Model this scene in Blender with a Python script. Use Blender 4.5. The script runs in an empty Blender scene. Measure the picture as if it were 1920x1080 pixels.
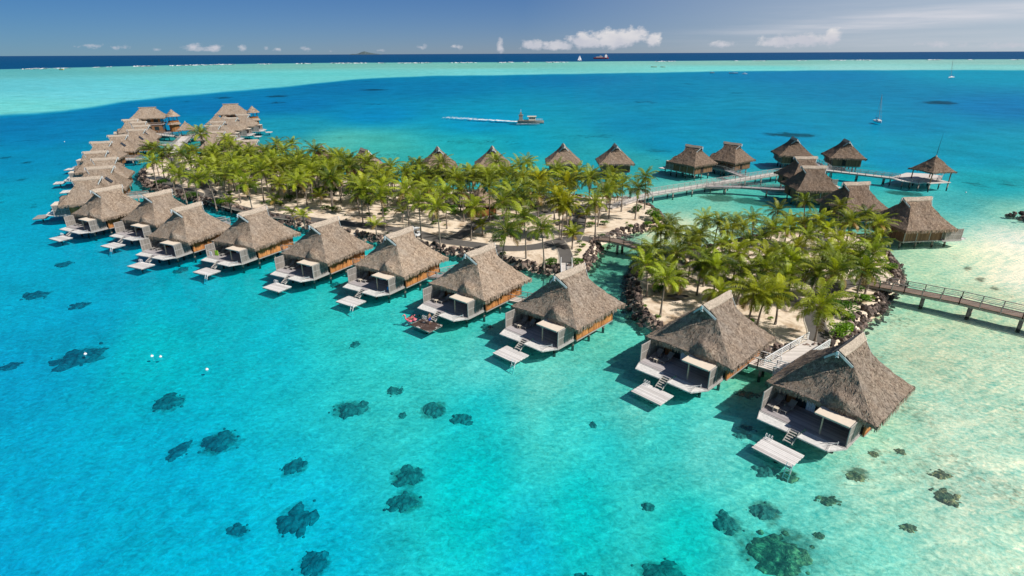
import bpy, bmesh, math, random
import numpy as np
from mathutils import Vector, Matrix, noise as mnoise
R = math.radians
random.seed(7)
S = bpy.context.scene
col = S.collection

# ------------------------------------------------------------------ camera
F_PX, CAM_H, PITCH, ROLL = 1066.0, 36.0, R(22.42), R(-0.26)
cd = bpy.data.cameras.new('camera'); cam = bpy.data.objects.new('camera', cd); col.objects.link(cam)
cd.sensor_width = 36.0; cd.lens = 36.0 * F_PX / 1920; cd.clip_start = 0.5; cd.clip_end = 200000
cam.location = (0, 0, CAM_H)
cam.rotation_euler = (Matrix.Rotation(R(90) - PITCH, 3, 'X') @ Matrix.Rotation(ROLL, 3, 'Z')).to_euler()
S.camera = cam
S.render.resolution_x, S.render.resolution_y = 1024, 576

# ------------------------------------------------------------------ sun and sky
SUN_DIR = Vector((1.0, -0.48, 0)).normalized() * math.cos(R(45)) + Vector((0, 0, math.sin(R(45))))
sd = bpy.data.lights.new('sun', 'SUN'); sd.energy = 5.0; sd.angle = R(0.6); sd.color = (1.0, 0.95, 0.88)
so = bpy.data.objects.new('sun', sd); col.objects.link(so)
so.rotation_euler = SUN_DIR.to_track_quat('Z', 'Y').to_euler()
S.view_settings.view_transform = 'Standard'; S.view_settings.look = 'None'
S.view_settings.exposure = 0.0; S.view_settings.gamma = 1.0

class NT:
    """tiny helper for writing node trees"""
    def __init__(s, tree): s.t = tree; tree.nodes.clear()
    def n(s, typ, _p=None, **kw):
        nd = s.t.nodes.new(typ)
        for k, v in (_p or {}).items(): setattr(nd, k, v)
        for k, v in kw.items():
            key = int(k[1:]) if k[0] == 'i' and k[1:].isdigit() else k.replace('_', ' ')
            sock = nd.inputs[key]
            if isinstance(v, bpy.types.NodeSocket): s.t.links.new(v, sock)
            else: sock.default_value = v
        return nd
    def math(s, op, a, b=0.0, c=0.0, clamp=False):
        nd = s.n('ShaderNodeMath', {'operation': op, 'use_clamp': clamp}, i0=a, i1=b, i2=c); return nd.outputs[0]
    def ramp(s, fac, stops):
        nd = s.n('ShaderNodeValToRGB', None, Fac=fac); e = nd.color_ramp.elements
        while len(e) > 1: e.remove(e[-1])
        e[0].position, e[0].color = stops[0][0], (*stops[0][1], 1)
        for p, c in stops[1:]:
            q = e.new(p); q.color = (*c, 1)
        return nd.outputs[0]
    def mix(s, fac, a, b, mode='MIX'):
        nd = s.t.nodes.new('ShaderNodeMix'); nd.data_type = 'RGBA'; nd.blend_type = mode
        for sock, v in ((nd.inputs[0], fac), (nd.inputs[6], a), (nd.inputs[7], b)):
            if isinstance(v, bpy.types.NodeSocket): s.t.links.new(v, sock)
            else: sock.default_value = v if not isinstance(v, tuple) or len(v) == 4 else (*v, 1)
        return nd.outputs[2]
    def noise(s, vec, scale, detail=3, rough=0.5, dist=0.0):
        kw = dict(Scale=scale, Detail=detail, Roughness=rough, Distortion=dist)
        if vec is not None: kw['Vector'] = vec
        return s.n('ShaderNodeTexNoise', None, **kw).outputs[0]
    def mapping(s, vec, scale=(1, 1, 1), rot=(0, 0, 0), loc=(0, 0, 0)):
        return s.n('ShaderNodeMapping', None, Vector=vec, Scale=scale, Rotation=rot, Location=loc).outputs[0]

def px_dir(px, py):
    x = (px - 960) / F_PX; y = -(py - 540) / F_PX
    c, s = math.cos(ROLL), math.sin(ROLL); x, y = c * x - s * y, s * x + c * y
    return Vector((x, math.cos(PITCH) + y * math.sin(PITCH), -math.sin(PITCH) + y * math.cos(PITCH)))
WL = 0.45      # water level
def P(px, py, z=WL):
    """survey: the spot on the level z that lies along a sight line of the photograph"""
    d = px_dir(px, py); t = (z - CAM_H) / d.z
    return Vector((d.x * t, d.y * t, z))

w = bpy.data.worlds.new('World'); S.world = w; w.use_nodes = True
n = NT(w.node_tree)
sky = n.n('ShaderNodeTexSky'); sky.sky_type = 'NISHITA'; sky.sun_disc = False
sky.sun_elevation = R(45); sky.sun_rotation = math.atan2(SUN_DIR.x, SUN_DIR.y)
sky.altitude = 30; sky.air_density = 0.75; sky.dust_density = 0.05; sky.ozone_density = 2.6
geo = n.n('ShaderNodeTexCoord').outputs['Generated']
sx = n.n('ShaderNodeSeparateXYZ', None, Vector=geo)
az = n.math('ARCTAN2', sx.outputs[0], sx.outputs[1]); el = n.math('ARCSINE', sx.outputs[2])
cv = n.n('ShaderNodeCombineXYZ', None, X=az, Y=n.math('MULTIPLY', el, 1.5)).outputs[0]
nz = n.noise(cv, 75, 7, 0.62); nz2 = n.noise(cv, 22, 3, 0.5)
env = None
def add_env(px, py, rx, ry, k=1.0):
    global env
    d = px_dir(px, py); a0 = math.atan2(d.x, d.y); e0 = math.atan2(d.z, math.hypot(d.x, d.y))
    u = n.math('DIVIDE', n.math('SUBTRACT', az, a0), rx / F_PX); v = n.math('DIVIDE', n.math('SUBTRACT', el, e0), ry / F_PX)
    r2 = n.math('ADD', n.math('MULTIPLY', u, u), n.math('MULTIPLY', v, v))
    g = n.math('MULTIPLY', n.math('EXPONENT', n.math('MULTIPLY', r2, -0.7)), k)
    env = g if env is None else n.math('MAXIMUM', env, g)
for c in [(1000, 84, 26, 9, 0.95), (1045, 85, 36, 8, 1.0), (1100, 76, 34, 13, 1.05), (1150, 73, 40, 15, 1.1), (1185, 67, 34, 12, 1.05), (1225, 74, 14, 12, .95),
          (1460, 78, 34, 9, .95), (1505, 75, 46, 10, 1.0), (1562, 69, 12, 12, 1.0), (365, 88, 20, 7, .76), (395, 90, 22, 6, .74), (163, 87, 22, 5, .56), (225, 90, 26, 5, .54),
          (938, 86, 7, 13, .85), (452, 89, 11, 6, .62), (498, 90, 7, 4, .6), (520, 92, 8, 5, .6), (575, 91, 16, 5, .6), (1355, 83, 28, 7, .7), (715, 94, 10, 4, .55),
          (790, 88, 14, 5, .6), (860, 88, 22, 5, .6), (290, 92, 10, 4, .55), (1760, 84, 40, 5, .66), (1890, 85, 40, 6, .68), (620, 96, 14, 3, .5)]:
    add_env(*c)
cum = n.math('MULTIPLY', n.math('SUBTRACT', n.math('ADD', n.math('MULTIPLY', env, 0.75), n.math('MULTIPLY', nz, 1.0)), 0.83), 3.4, clamp=True)
cum = n.math('MULTIPLY', cum, 1.0, clamp=True)
# the thin high streak on the right
env = None
for c in [(1500, 58, 110, 5, .7), (1600, 50, 110, 6, .8), (1700, 38, 120, 7, .9), (1800, 27, 130, 8, 1.0), (1900, 18, 130, 8, .95), (1650, 30, 150, 22, .25), (1750, 75, 300, 14, .3)]:
    add_env(*c)
strv = n.mapping(cv, (5, 60, 1), (0, 0, R(-14)))
cir = n.math('MULTIPLY', env, n.math('MULTIPLY', n.noise(strv, 2.0, 5, .6, .6), 1.1), clamp=True)
hor = n.math('EXPONENT', n.math('MULTIPLY', el, -11.0))
low = n.ramp(n.math('MULTIPLY', el, 2.0), [(0.0, (.46, .58, .90)), (0.16, (.38, .57, .91)), (0.5, (.75, .85, .95)), (1, (1, 1, 1))])
skyc = n.mix(1.0, sky.outputs[0], low, 'MULTIPLY')
skyc = n.mix(n.math('MULTIPLY', az, -1.5, clamp=True), skyc, n.mix(1.0, skyc, (.60, .82, .86, 1), 'MULTIPLY'))
skyc = n.mix(n.math('MULTIPLY', n.math('SUBTRACT', az, .02, clamp=True), 1.05, clamp=True), skyc, (7.4, 8.6, 9.6, 1))
skyc = n.mix(n.ramp(n.math('MULTIPLY', el, 2.0), [(.25, (0, 0, 0)), (.6, (1, 1, 1))]), skyc, n.mix(1.0, sky.outputs[0], (1.0, 1.0, 1.0, 1), 'MULTIPLY'))
ccol = n.ramp(n.math('ADD', n.math('MULTIPLY', nz2, .5), n.math('MULTIPLY', el, 5.0)), [(0.3, (8.0, 8.2, 9.2)), (0.62, (14.5, 13.6, 12.6))])
cirr = n.mix(cir, skyc, (10.9, 10.6, 11.2, 1))
full = n.mix(n.math('MULTIPLY', cum, 0.95), cirr, ccol)
bg = n.n('ShaderNodeBackground', None, Color=full, Strength=0.07)
n.t.links.new(bg.outputs[0], n.n('ShaderNodeOutputWorld').inputs[0])

# ------------------------------------------------------------------ helpers
def tag(o, label=None, cat=None, group=None, kind=None):
    for k, v in (('label', label), ('category', cat), ('group', group), ('kind', kind)):
        if v: o[k] = v
    return o
def empty(name, loc, rz, label, cat, group=None):
    o = bpy.data.objects.new(name, None); col.objects.link(o); o.location = loc; o.rotation_euler = (0, 0, rz); o.empty_display_size = .3
    return tag(o, label, cat, group)
def clone(o, parent=None):
    c = o.copy(); col.objects.link(c); c.parent = parent
    for ch in list(o.children): clone(ch, c)
    return c
def subtree(o):
    yield o
    for c in o.children: yield from subtree(c)

def mirror(root):
    done = set()
    for o in subtree(root):
        if o.type == 'MESH' and o.data.name not in done:
            done.add(o.data.name); co = np.empty(len(o.data.vertices) * 3, 'f4'); o.data.vertices.foreach_get('co', co); co[0::3] *= -1; o.data.vertices.foreach_set('co', co); o.data.flip_normals(); o.data.update()
class MB:
    def __init__(s): s.v = []; s.f = []; s.uv = []; s.m = []; s.smooth = False
    def quad(s, pts, uv=None, m=0):
        b = len(s.v); s.v += [tuple(p) for p in pts]; s.f.append(tuple(range(b, b + len(pts)))); s.m.append(m)
        s.uv += list(uv) if uv else [(p[0], p[1]) for p in pts]
        return s
    def box(s, c, d, M=None, m=0):
        """box centred on c with sizes d, optional 3x3 rotation M"""
        hx, hy, hz = d[0] / 2, d[1] / 2, d[2] / 2; c = Vector(c)
        P8 = [Vector((x, y, z)) for x in (-hx, hx) for y in (-hy, hy) for z in (-hz, hz)]
        if M is not None: P8 = [M @ p for p in P8]
        P8 = [p + c for p in P8]
        for q in ((0, 1, 3, 2), (4, 6, 7, 5), (0, 4, 5, 1), (2, 3, 7, 6), (0, 2, 6, 4), (1, 5, 7, 3)): s.quad([P8[i] for i in q], m=m)
        return s
    def bar(s, a, b, wd, ht=None, m=0):
        """rectangular bar from a to b"""
        a, b = Vector(a), Vector(b); d = b - a; ht = ht or wd
        if d.length < 1e-6: return s
        M = d.to_track_quat('Y', 'Z').to_matrix()
        return s.box((a + b) / 2, (wd, d.length, ht), M, m)
    def tube(s, pts, rad, k=8, m=0, cap=True):
        pts = [Vector(p) for p in pts]; rad = rad if hasattr(rad, '__len__') else [rad] * len(pts); rings = []
        b = len(s.v)
        for i, p in enumerate(pts):
            t = (pts[min(i + 1, len(pts) - 1)] - pts[max(i - 1, 0)]).normalized()
            q = t.to_track_quat('Z', 'Y').to_matrix()
            for j in range(k):
                a = 2 * math.pi * j / k; s.v.append(tuple(p + q @ Vector((math.cos(a) * rad[i], math.sin(a) * rad[i], 0))))
        for i in range(len(pts) - 1):
            for j in range(k):
                s.f.append((b + i * k + j, b + i * k + (j + 1) % k, b + (i + 1) * k + (j + 1) % k, b + (i + 1) * k + j)); s.m.append(m)
                s.uv += [(j / k, i), ((j + 1) / k, i), ((j + 1) / k, i + 1), (j / k, i + 1)]
        if cap:
            for base in (b, b + (len(pts) - 1) * k):
                f = tuple(range(base, base + k)); s.f.append(f if base != b else f[::-1]); s.m.append(m); s.uv += [(0, 0)] * k
        return s
    def prism(s, poly, z0, z1, m=0):
        n_ = len(poly)
        s.quad([(x, y, z1) for x, y in poly], m=m); s.quad([(x, y, z0) for x, y in poly[::-1]], m=m)
        for i in range(n_):
            a, b = poly[i], poly[(i + 1) % n_]; s.quad([(a[0], a[1], z0), (b[0], b[1], z0), (b[0], b[1], z1), (a[0], a[1], z1)], m=m)
        return s
    def lathe(s, prof, k=12, c=(0, 0, 0), m=0):
        return s.tube([(c[0], c[1], c[2] + z) for r, z in prof], [max(r, 1e-3) for r, z in prof], k, m)
    def build(s, name, mats, parent=None, smooth=False):
        me = bpy.data.meshes.new(name); me.from_pydata(s.v, [], s.f)
        u = me.uv_layers.new(name='UVMap'); u.data.foreach_set('uv', [c for p in s.uv for c in p])
        for mt in (mats if isinstance(mats, (list, tuple)) else [mats]): me.materials.append(mt)
        me.polygons.foreach_set('material_index', s.m)
        if smooth: me.polygons.foreach_set('use_smooth', [True] * len(s.f))
        me.update()
        o = bpy.data.objects.new(name, me); col.objects.link(o); o.parent = parent
        return o

# ------------------------------------------------------------------ materials
def mat(name, fn):
    m = bpy.data.materials.new(name); m.use_nodes = True; t = NT(m.node_tree); out = t.n('ShaderNodeOutputMaterial')
    sh = fn(t); t.t.links.new(sh, out.inputs[0]); return m
def bsdf(t, color, rough=0.8, bump=None, bstr=0.3, bdist=0.05, spec=0.3, metal=0.0):
    kw = dict(Base_Color=color, Roughness=rough, Metallic=metal); kw['Specular_IOR_Level'] = spec
    nd = t.t.nodes.new('ShaderNodeBsdfPrincipled')
    for k, v in (('Base Color', color), ('Roughness', rough), ('Metallic', metal), ('Specular IOR Level', spec)):
        if isinstance(v, bpy.types.NodeSocket): t.t.links.new(v, nd.inputs[k])
        else: nd.inputs[k].default_value = (*v, 1) if isinstance(v, tuple) and len(v) == 3 else v
    if bump is not None:
        b = t.n('ShaderNodeBump', None, Height=bump, Strength=bstr, Distance=bdist); t.t.links.new(b.outputs[0], nd.inputs['Normal'])
    return nd.outputs[0]
def obj_co(t): return t.n('ShaderNodeTexCoord').outputs['Object']
def obj_rand(t): return t.n('ShaderNodeObjectInfo').outputs['Random']

def m_thatch(t):
    uv = t.n('ShaderNodeTexCoord').outputs['UV']; oi = t.n('ShaderNodeObjectInfo')
    off = t.n('ShaderNodeVectorMath', {'operation': 'ADD'}, i0=uv, i1=t.n('ShaderNodeCombineXYZ', None, X=t.math('MULTIPLY', oi.outputs['Random'], 37.0), Y=0.0).outputs[0]).outputs[0]
    fine = t.noise(t.mapping(off, (9, 1.8, 1)), 2.3, 5, .72, .7)
    tuft = t.noise(t.mapping(off, (2.2, 1.3, 1)), 1.6, 4, .65, 1.0)
    big = t.noise(off, 0.33, 4, .6, .6)
    f = t.math('ADD', t.math('MULTIPLY', fine, .55), t.math('MULTIPLY', tuft, .45))
    c = t.ramp(f, [(0.35, (.07, .05, .036)), (0.45, (.28, .205, .148)), (0.54, (.55, .43, .325)), (0.68, (.86, .72, .57))])
    c = t.mix(t.math('MULTIPLY', t.math('SUBTRACT', big, .42, clamp=True), 1.6, clamp=True), c, (.46, .41, .355, 1))
    streak = t.noise(t.mapping(off, (1.3, .16, 1)), 1.0, 4, .6, .4)
    c = t.mix(t.math('MULTIPLY', t.math('SUBTRACT', streak, .50, clamp=True), 3.2, clamp=True), c, t.mix(1.0, c, (.58, .55, .53, 1), 'MULTIPLY'))
    c = t.mix(1.0, c, oi.outputs['Color'], 'MULTIPLY')
    return bsdf(t, c, .95, t.math('ADD', fine, t.math('MULTIPLY', tuft, 1.2)), .9, .12, .08)
def m_wood(dark, light, axis='x', board=0.14, groove=.35, rough=.75):
    def fn(t):
        co = obj_co(t); sp = t.n('ShaderNodeSeparateXYZ', None, Vector=co)
        idx = {'x': 0, 'y': 1, 'z': 2}[axis]; u = t.math('DIVIDE', sp.outputs[idx], board)
        fl = t.math('FLOOR', u); fr = t.math('FRACT', u)
        rnd = t.n('ShaderNodeTexWhiteNoise', {'noise_dimensions': '1D'}, W=t.math('ADD', fl, t.math('MULTIPLY', obj_rand(t), 50))).outputs[0]
        gr = t.math('MULTIPLY', t.math('LESS_THAN', fr, .12), groove)
        sc = [2.0, 2.0, 2.0]; sc[idx] = 14.0
        grain = t.noise(t.mapping(co, tuple(sc)), 2.0, 4, .6); blot = t.noise(co, .7, 3, .6)
        f = t.math('ADD', t.math('MULTIPLY', rnd, .4), t.math('ADD', t.math('MULTIPLY', grain, .35), t.math('MULTIPLY', blot, .4)))
        c = t.ramp(f, [(.25, dark), (.85, light)])
        c = t.mix(gr, c, (.02, .017, .014, 1))
        return bsdf(t, c, rough, t.math('SUBTRACT', grain, t.math('MULTIPLY', gr, 3)), .3, .02)
    return fn
def m_plain(c, rough=.7, var=.25, scale=3.0, spec=.3, metal=0.0, bump=.1):
    def fn(t):
        co = obj_co(t); nz = t.noise(co, scale, 4, .6)
        c2 = tuple(x * (1 - var) for x in c); c3 = tuple(min(1, x * (1 + var * .6)) for x in c)
        return bsdf(t, t.ramp(nz, [(.3, c2), (.7, c3)]), rough, nz, bump, .02, spec, metal)
    return fn
M = {}
M['thatch'] = mat('thatch', m_thatch)
M['ridge'] = mat('ridge_thatch', m_plain((.47, .39, .31), .95, .45, 5.0, .05, 0, .6))
M['barge'] = mat('barge_paint', m_plain((.50, .55, .55), .6, .25))
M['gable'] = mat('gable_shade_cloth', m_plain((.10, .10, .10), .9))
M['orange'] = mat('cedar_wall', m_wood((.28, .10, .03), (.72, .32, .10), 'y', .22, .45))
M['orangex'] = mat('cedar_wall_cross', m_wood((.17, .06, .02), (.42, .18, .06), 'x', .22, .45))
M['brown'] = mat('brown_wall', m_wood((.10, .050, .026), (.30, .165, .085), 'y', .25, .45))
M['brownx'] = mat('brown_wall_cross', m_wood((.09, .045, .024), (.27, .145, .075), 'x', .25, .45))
M['deck'] = mat('deck_boards', m_wood((.27, .24, .24), (.56, .52, .52), 'y', .15, .5))
M['deckwhite'] = mat('bleached_boards', m_wood((.52, .48, .45), (.88, .84, .80), 'y', .26, .4))
M['deckwet'] = mat('wet_boards', lambda t: bsdf(t, t.ramp(t.noise(obj_co(t), .9, 4, .6, .4), [(.46, (.085, .055, .045)), (.56, (.12, .08, .065)), (.60, (.6, .54, .5))]), .5, t.noise(obj_co(t), 8, 2), .1, .02))
M['walk'] = mat('walkway_boards', m_wood((.50, .45, .40), (.80, .73, .67), 'y', .3, .25))
M['walkdark'] = mat('bridge_boards', m_wood((.16, .11, .085), (.33, .23, .18), 'y', .25, .5))
M['screen'] = mat('screen_slats', m_wood((.15, .135, .12), (.33, .30, .27), 'y', .12, .7))
M['frame'] = mat('grey_timber', m_plain((.36, .34, .31), .8))
M['greywhite'] = mat('weathered_white', m_plain((.58, .56, .53), .7, .35, 4))
M['net'] = mat('white_net', m_plain((.72, .70, .66), .7, .22, 2.5))
M['awning'] = mat('awning_cloth', m_plain((.80, .68, .54), .8, .08, 2.0))
M['post'] = mat('pale_post', m_plain((.50, .42, .30), .7))
M['pile'] = mat('pile_concrete', lambda t: bsdf(t, t.mix(t.ramp(t.math('ADD', t.n('ShaderNodeSeparateXYZ', None, Vector=t.n('ShaderNodeNewGeometry').outputs['Position']).outputs[2], t.math('MULTIPLY', t.noise(obj_co(t), 4, 3), .5)), [(.75, (0, 0, 0)), (1.0, (1, 1, 1))]), (.04, .038, .03, 1), (.30, .26, .215, 1)), .85, t.noise(obj_co(t), 9, 4), .4, .04))
M['glass'] = mat('dark_glass', lambda t: bsdf(t, (.02, .035, .04), .08, None, spec=.6))
M['solar'] = mat('skylight_glass', lambda t: bsdf(t, (.045, .055, .07), .15, None, spec=.6))
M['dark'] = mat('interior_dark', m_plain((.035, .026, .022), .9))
M['curtain'] = mat('white_curtain', m_plain((.7, .74, .8), .9, .3, 6))
M['white'] = mat('white_paint', m_plain((.80, .80, .79), .45, .06))
M['greyrail'] = mat('weathered_rail', m_plain((.42, .39, .36), .8, .3, 6))
M['lounge'] = mat('lounger_slats', m_wood((.19, .18, .17), (.36, .34, .32), 'y', .1, .6))
M['steel'] = mat('steel', m_plain((.75, .76, .78), .3, .05, 3, .5, .6))
M['asphalt'] = mat('path_asphalt', lambda t: bsdf(t, t.ramp(t.math('ADD', t.math('MULTIPLY', t.noise(obj_co(t), .5, 4, .6), .5), t.math('MULTIPLY', t.noise(obj_co(t), 6, 4, .7), .5)), [(.3, (.085, .078, .072)), (.7, (.165, .15, .137))]), .9, t.noise(obj_co(t), 20, 2), .2, .01))
M['kerb'] = mat('path_kerb', m_plain((.50, .44, .36), .9, .3))
M['sand'] = mat('beach_sand', lambda t: bsdf(t, t.mix(t.ramp(t.noise(obj_co(t), .22, 5, .62, .8), [(.50, (0, 0, 0)), (.66, (1, 1, 1))]),
    t.ramp(t.noise(obj_co(t), 1.1, 6, .65), [(.3, (.58, .45, .33)), (.46, (.80, .66, .51)), (.75, (.90, .77, .62))]), (.46, .33, .215, 1)), .95,
    t.math('ADD', t.noise(obj_co(t), 1.4, 5, .65), t.math('MULTIPLY', t.noise(obj_co(t), 7, 3), .3)), .7, .12, .05))
def m_rock(t):
    co = obj_co(t); a = t.n('ShaderNodeAttribute', {'attribute_name': 'tone'}).outputs['Fac']
    nz = t.noise(co, 3, 5, .65); f = t.math('ADD', t.math('MULTIPLY', a, .7), t.math('MULTIPLY', nz, .3))
    return bsdf(t, t.ramp(f, [(.1, (.04, .032, .03)), (.45, (.13, .10, .088)), (.75, (.27, .20, .165)), (.95, (.42, .32, .25))]), .9, nz, .7, .1, .15)
M['rock'] = mat('basalt_rock', m_rock)
def m_leaf(c1, c2, tr=.3):
    def fn(t):
        a = t.n('ShaderNodeAttribute', {'attribute_name': 'tone'}).outputs['Fac']; oi = t.n('ShaderNodeObjectInfo')
        nz = t.noise(obj_co(t), 1.2, 2); f = t.math('ADD', t.math('MULTIPLY', a, .6), t.math('ADD', t.math('MULTIPLY', nz, .3), t.math('MULTIPLY', t.math('SUBTRACT', oi.outputs['Random'], .5), .35)))
        c = t.mix(1.0, t.ramp(f, [(.15, c1), (.8, c2)]), oi.outputs['Color'], 'MULTIPLY')
        p = bsdf(t, c, .45, None, spec=.35)
        tl = t.n('ShaderNodeBsdfTranslucent', None, Color=t.mix(1.0, c, (1.3, 1.25, .5, 1), 'MULTIPLY')).outputs[0]
        return t.n('ShaderNodeMixShader', None, i0=tr, i1=p, i2=tl).outputs[0]
    return fn
M['frond'] = mat('palm_leaf', m_leaf((.03, .075, .008), (.48, .56, .03), .34))
M['deadfrond'] = mat('dry_palm_leaf', m_leaf((.20, .13, .045), (.44, .32, .10), .2))
M['rachis'] = mat('palm_rib', m_plain((.40, .36, .08), .6))
M['bush'] = mat('bush_leaf', m_leaf((.035, .10, .008), (.18, .33, .02), .3))
M['trunk'] = mat('palm_trunk', lambda t: bsdf(t, t.ramp(t.noise(t.mapping(obj_co(t), (1, 1, 6)), 2.0, 3, .6), [(.3, (.12, .095, .075)), (.7, (.33, .28, .23))]), .9, t.noise(t.mapping(obj_co(t), (1, 1, 8)), 2, 2), .5, .03))
M['coral'] = mat('coral_rock', lambda t: bsdf(t, t.mix(1.0, t.ramp(t.noise(obj_co(t), 1.3, 7, .75, .6), [(.36, (.025, .03, .028)), (.5, (.11, .11, .085)), (.62, (.46, .37, .23))]), t.n('ShaderNodeObjectInfo').outputs['Color'], 'MULTIPLY'), .95, t.noise(obj_co(t), 4, 4, .7), .9, .2, .05))
M['coraldeep'] = mat('deep_coral', lambda t: bsdf(t, t.ramp(t.noise(obj_co(t), 1.1, 5, .65, .5), [(.36, (.09, .11, .115)), (.5, (.15, .20, .19)), (.66, (.26, .33, .30))]), .95, t.noise(obj_co(t), 3, 4, .7), .7, .2, .05))
M['foam'] = mat('sea_foam', m_plain((.88, .9, .9), .8, .08))
M['skin'] = mat('skin', m_plain((.42, .23, .15), .6, .08))
M['hair'] = mat('dark_hair', m_plain((.03, .02, .015), .7))
M['blue'] = mat('blue_cloth', m_plain((.01, .05, .30), .8, .1))
M['navy'] = mat('navy_cloth', m_plain((.01, .02, .12), .8, .1))
M['cyancloth'] = mat('bright_blue_cloth', m_plain((.02, .30, .75), .8, .1))
M['lime'] = mat('lime_cloth', m_plain((.35, .65, .05), .8, .1))
M['pink'] = mat('pink_vinyl', m_plain((.85, .20, .25), .3, .06, 3, .5))
M['yellow'] = mat('yellow_vinyl', m_plain((.8, .45, .06), .35, .06))
M['black'] = mat('black_rubber', m_plain((.02, .02, .02), .6))
M['hullgrey'] = mat('hull_grey', m_plain((.28, .26, .22), .6, .2))
M['cabin'] = mat('cabin_tan', m_plain((.72, .62, .48), .7, .15))
M['hullred'] = mat('hull_red', m_plain((.36, .06, .05), .6, .15))
M['sail'] = mat('sail_cloth', m_plain((.85, .85, .86), .8, .05))
M['isle'] = mat('island_haze_blue', m_plain((.09, .13, .14), .9, .2, .001))  # bluish grey: the haze of distance put into the island's colour

# ------------------------------------------------------------------ sea: tinted surface over a sandy bed
def lin(c): return np.array([((x / 255) / 12.92 if x / 255 <= .04045 else ((x / 255 + .055) / 1.055) ** 2.4) for x in c])
SEA = [((0, 1080), (0, 158, 208)), ((50, 1000), (0, 172, 218)), ((0, 700), (0, 160, 208)), ((300, 650), (0, 190, 210)), ((500, 620), (8, 184, 208)), ((600, 1050), (4, 186, 220)),
 ((300, 900), (0, 178, 220)), ((400, 1080), (0, 182, 222)), ((900, 900), (0, 200, 212)), ((1030, 710), (104, 207, 202)), ((1100, 950), (4, 198, 208)), ((1300, 1000), (6, 198, 200)), ((1000, 1060), (8, 190, 218)),
 ((1440, 690), (110, 200, 175)), ((1250, 830), (55, 200, 203)), ((1450, 900), (90, 208, 200)), ((1650, 900), (168, 222, 206)), ((1800, 800), (192, 224, 206)), ((1900, 1000), (184, 226, 208)), ((1640, 1060), (128, 216, 204)),
 ((1755, 650), (184, 206, 182)), ((1880, 720), (196, 222, 200)), ((1900, 450), (246, 246, 226)), ((1820, 480), (196, 220, 192)), ((1850, 560), (192, 216, 186)), ((1730, 500), (168, 208, 182)), ((1750, 560), (160, 208, 180)),
 ((1860, 345), (8, 160, 180)), ((1800, 380), (60, 172, 182)), ((1750, 420), (105, 195, 185)), ((1900, 400), (140, 205, 190)), ((1650, 380), (70, 184, 180)), ((1600, 330), (5, 158, 180)), ((1500, 345), (60, 174, 176)),
 ((1350, 395), (128, 204, 186)), ((1277, 423), (210, 222, 196)), ((1300, 375), (105, 194, 184)), ((1420, 370), (72, 180, 174)), ((1250, 385), (100, 190, 180)), ((1150, 500), (84, 164, 146)), ((1120, 470), (105, 165, 140)), ((1150, 560), (100, 190, 175)),
 ((1200, 680), (90, 205, 195)), ((26, 400), (0, 163, 200)), ((100, 400), (0, 160, 200)), ((0, 300), (0, 140, 190)), ((0, 450), (0, 164, 204)), ((100, 250), (0, 126, 184)), ((20, 235), (0, 120, 180)), ((250, 210), (0, 118, 178)), ((180, 300), (0, 142, 192)), ((250, 330), (20, 145, 165)),
 ((350, 560), (0, 174, 202)), ((500, 555), (18, 182, 196)), ((620, 590), (40, 196, 200)), ((750, 650), (46, 204, 206)), ((200, 520), (0, 164, 204)), ((150, 600), (0, 164, 208)), ((850, 620), (70, 200, 195)),
 ((330, 232), (0, 128, 180)), ((400, 200), (0, 116, 178)), ((530, 240), (20, 148, 182)), ((640, 266), (80, 184, 180)), ((700, 275), (62, 178, 176)), ((550, 195), (0, 118, 180)), ((700, 215), (0, 134, 192)), ((800, 300), (50, 176, 178)),
 ((880, 275), (26, 168, 184)), ((1000, 270), (8, 156, 188)), ((1000, 320), (50, 176, 178)), ((900, 230), (0, 148, 196)), ((1200, 230), (0, 136, 182)), ((1400, 230), (0, 136, 182)), ((1700, 230), (0, 136, 184)), ((1850, 290), (0, 148, 184)), ((1680, 300), (0, 140, 186)),
 ((1200, 175), (0, 128, 178)), ((1600, 175), (0, 128, 178)), ((800, 165), (0, 122, 176)), ((1110, 310), (24, 156, 176)), ((1220, 310), (40, 160, 170)), ((1260, 270), (0, 140, 186)), ((1450, 250), (0, 140, 190)), ((1900, 200), (0, 120, 182)),
 ((1500, 142), (0, 124, 180)), ((1900, 142), (0, 148, 188)), ((1050, 150), (0, 122, 178)), ((640, 165), (0, 114, 172)), ((1400, 290), (0, 144, 186)),
 ((900, 680), (84, 203, 204)), ((780, 640), (60, 198, 204)), ((1200, 760), (100, 208, 204)), ((1340, 850), (96, 208, 206)), ((1150, 850), (40, 203, 210)), ((1500, 960), (112, 210, 202)), ((1060, 800), (60, 205, 206)), ((900, 780), (18, 198, 210)), ((1910, 520), (240, 240, 218)), ((1860, 470), (230, 236, 212)), ((1265, 432), (214, 220, 190)), ((1330, 430), (190, 220, 196)), ((1450, 1040), (60, 205, 202)), ((1850, 930), (194, 226, 210)), ((1650, 760), (180, 220, 196)),
 ((300, 340), (60, 165, 165)), ((330, 270), (40, 150, 150)), ((450, 260), (40, 150, 165))]
PALE = [((0, 205), (112, 214, 206)), ((0, 160), (104, 202, 206)), ((200, 170), (108, 210, 214)), ((400, 150), (104, 208, 206)), ((0, 138), (96, 184, 180)), ((600, 140), (106, 208, 200)), ((300, 128), (108, 188, 176)),
 ((900, 134), (118, 212, 206)), ((900, 124), (118, 192, 172)), ((1400, 129), (118, 216, 206)), ((1400, 118), (134, 194, 176)), ((1900, 127), (135, 210, 200)), ((1900, 117), (140, 196, 182)), ((1650, 128), (148, 214, 204)), ((600, 123), (118, 190, 172))]
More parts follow.
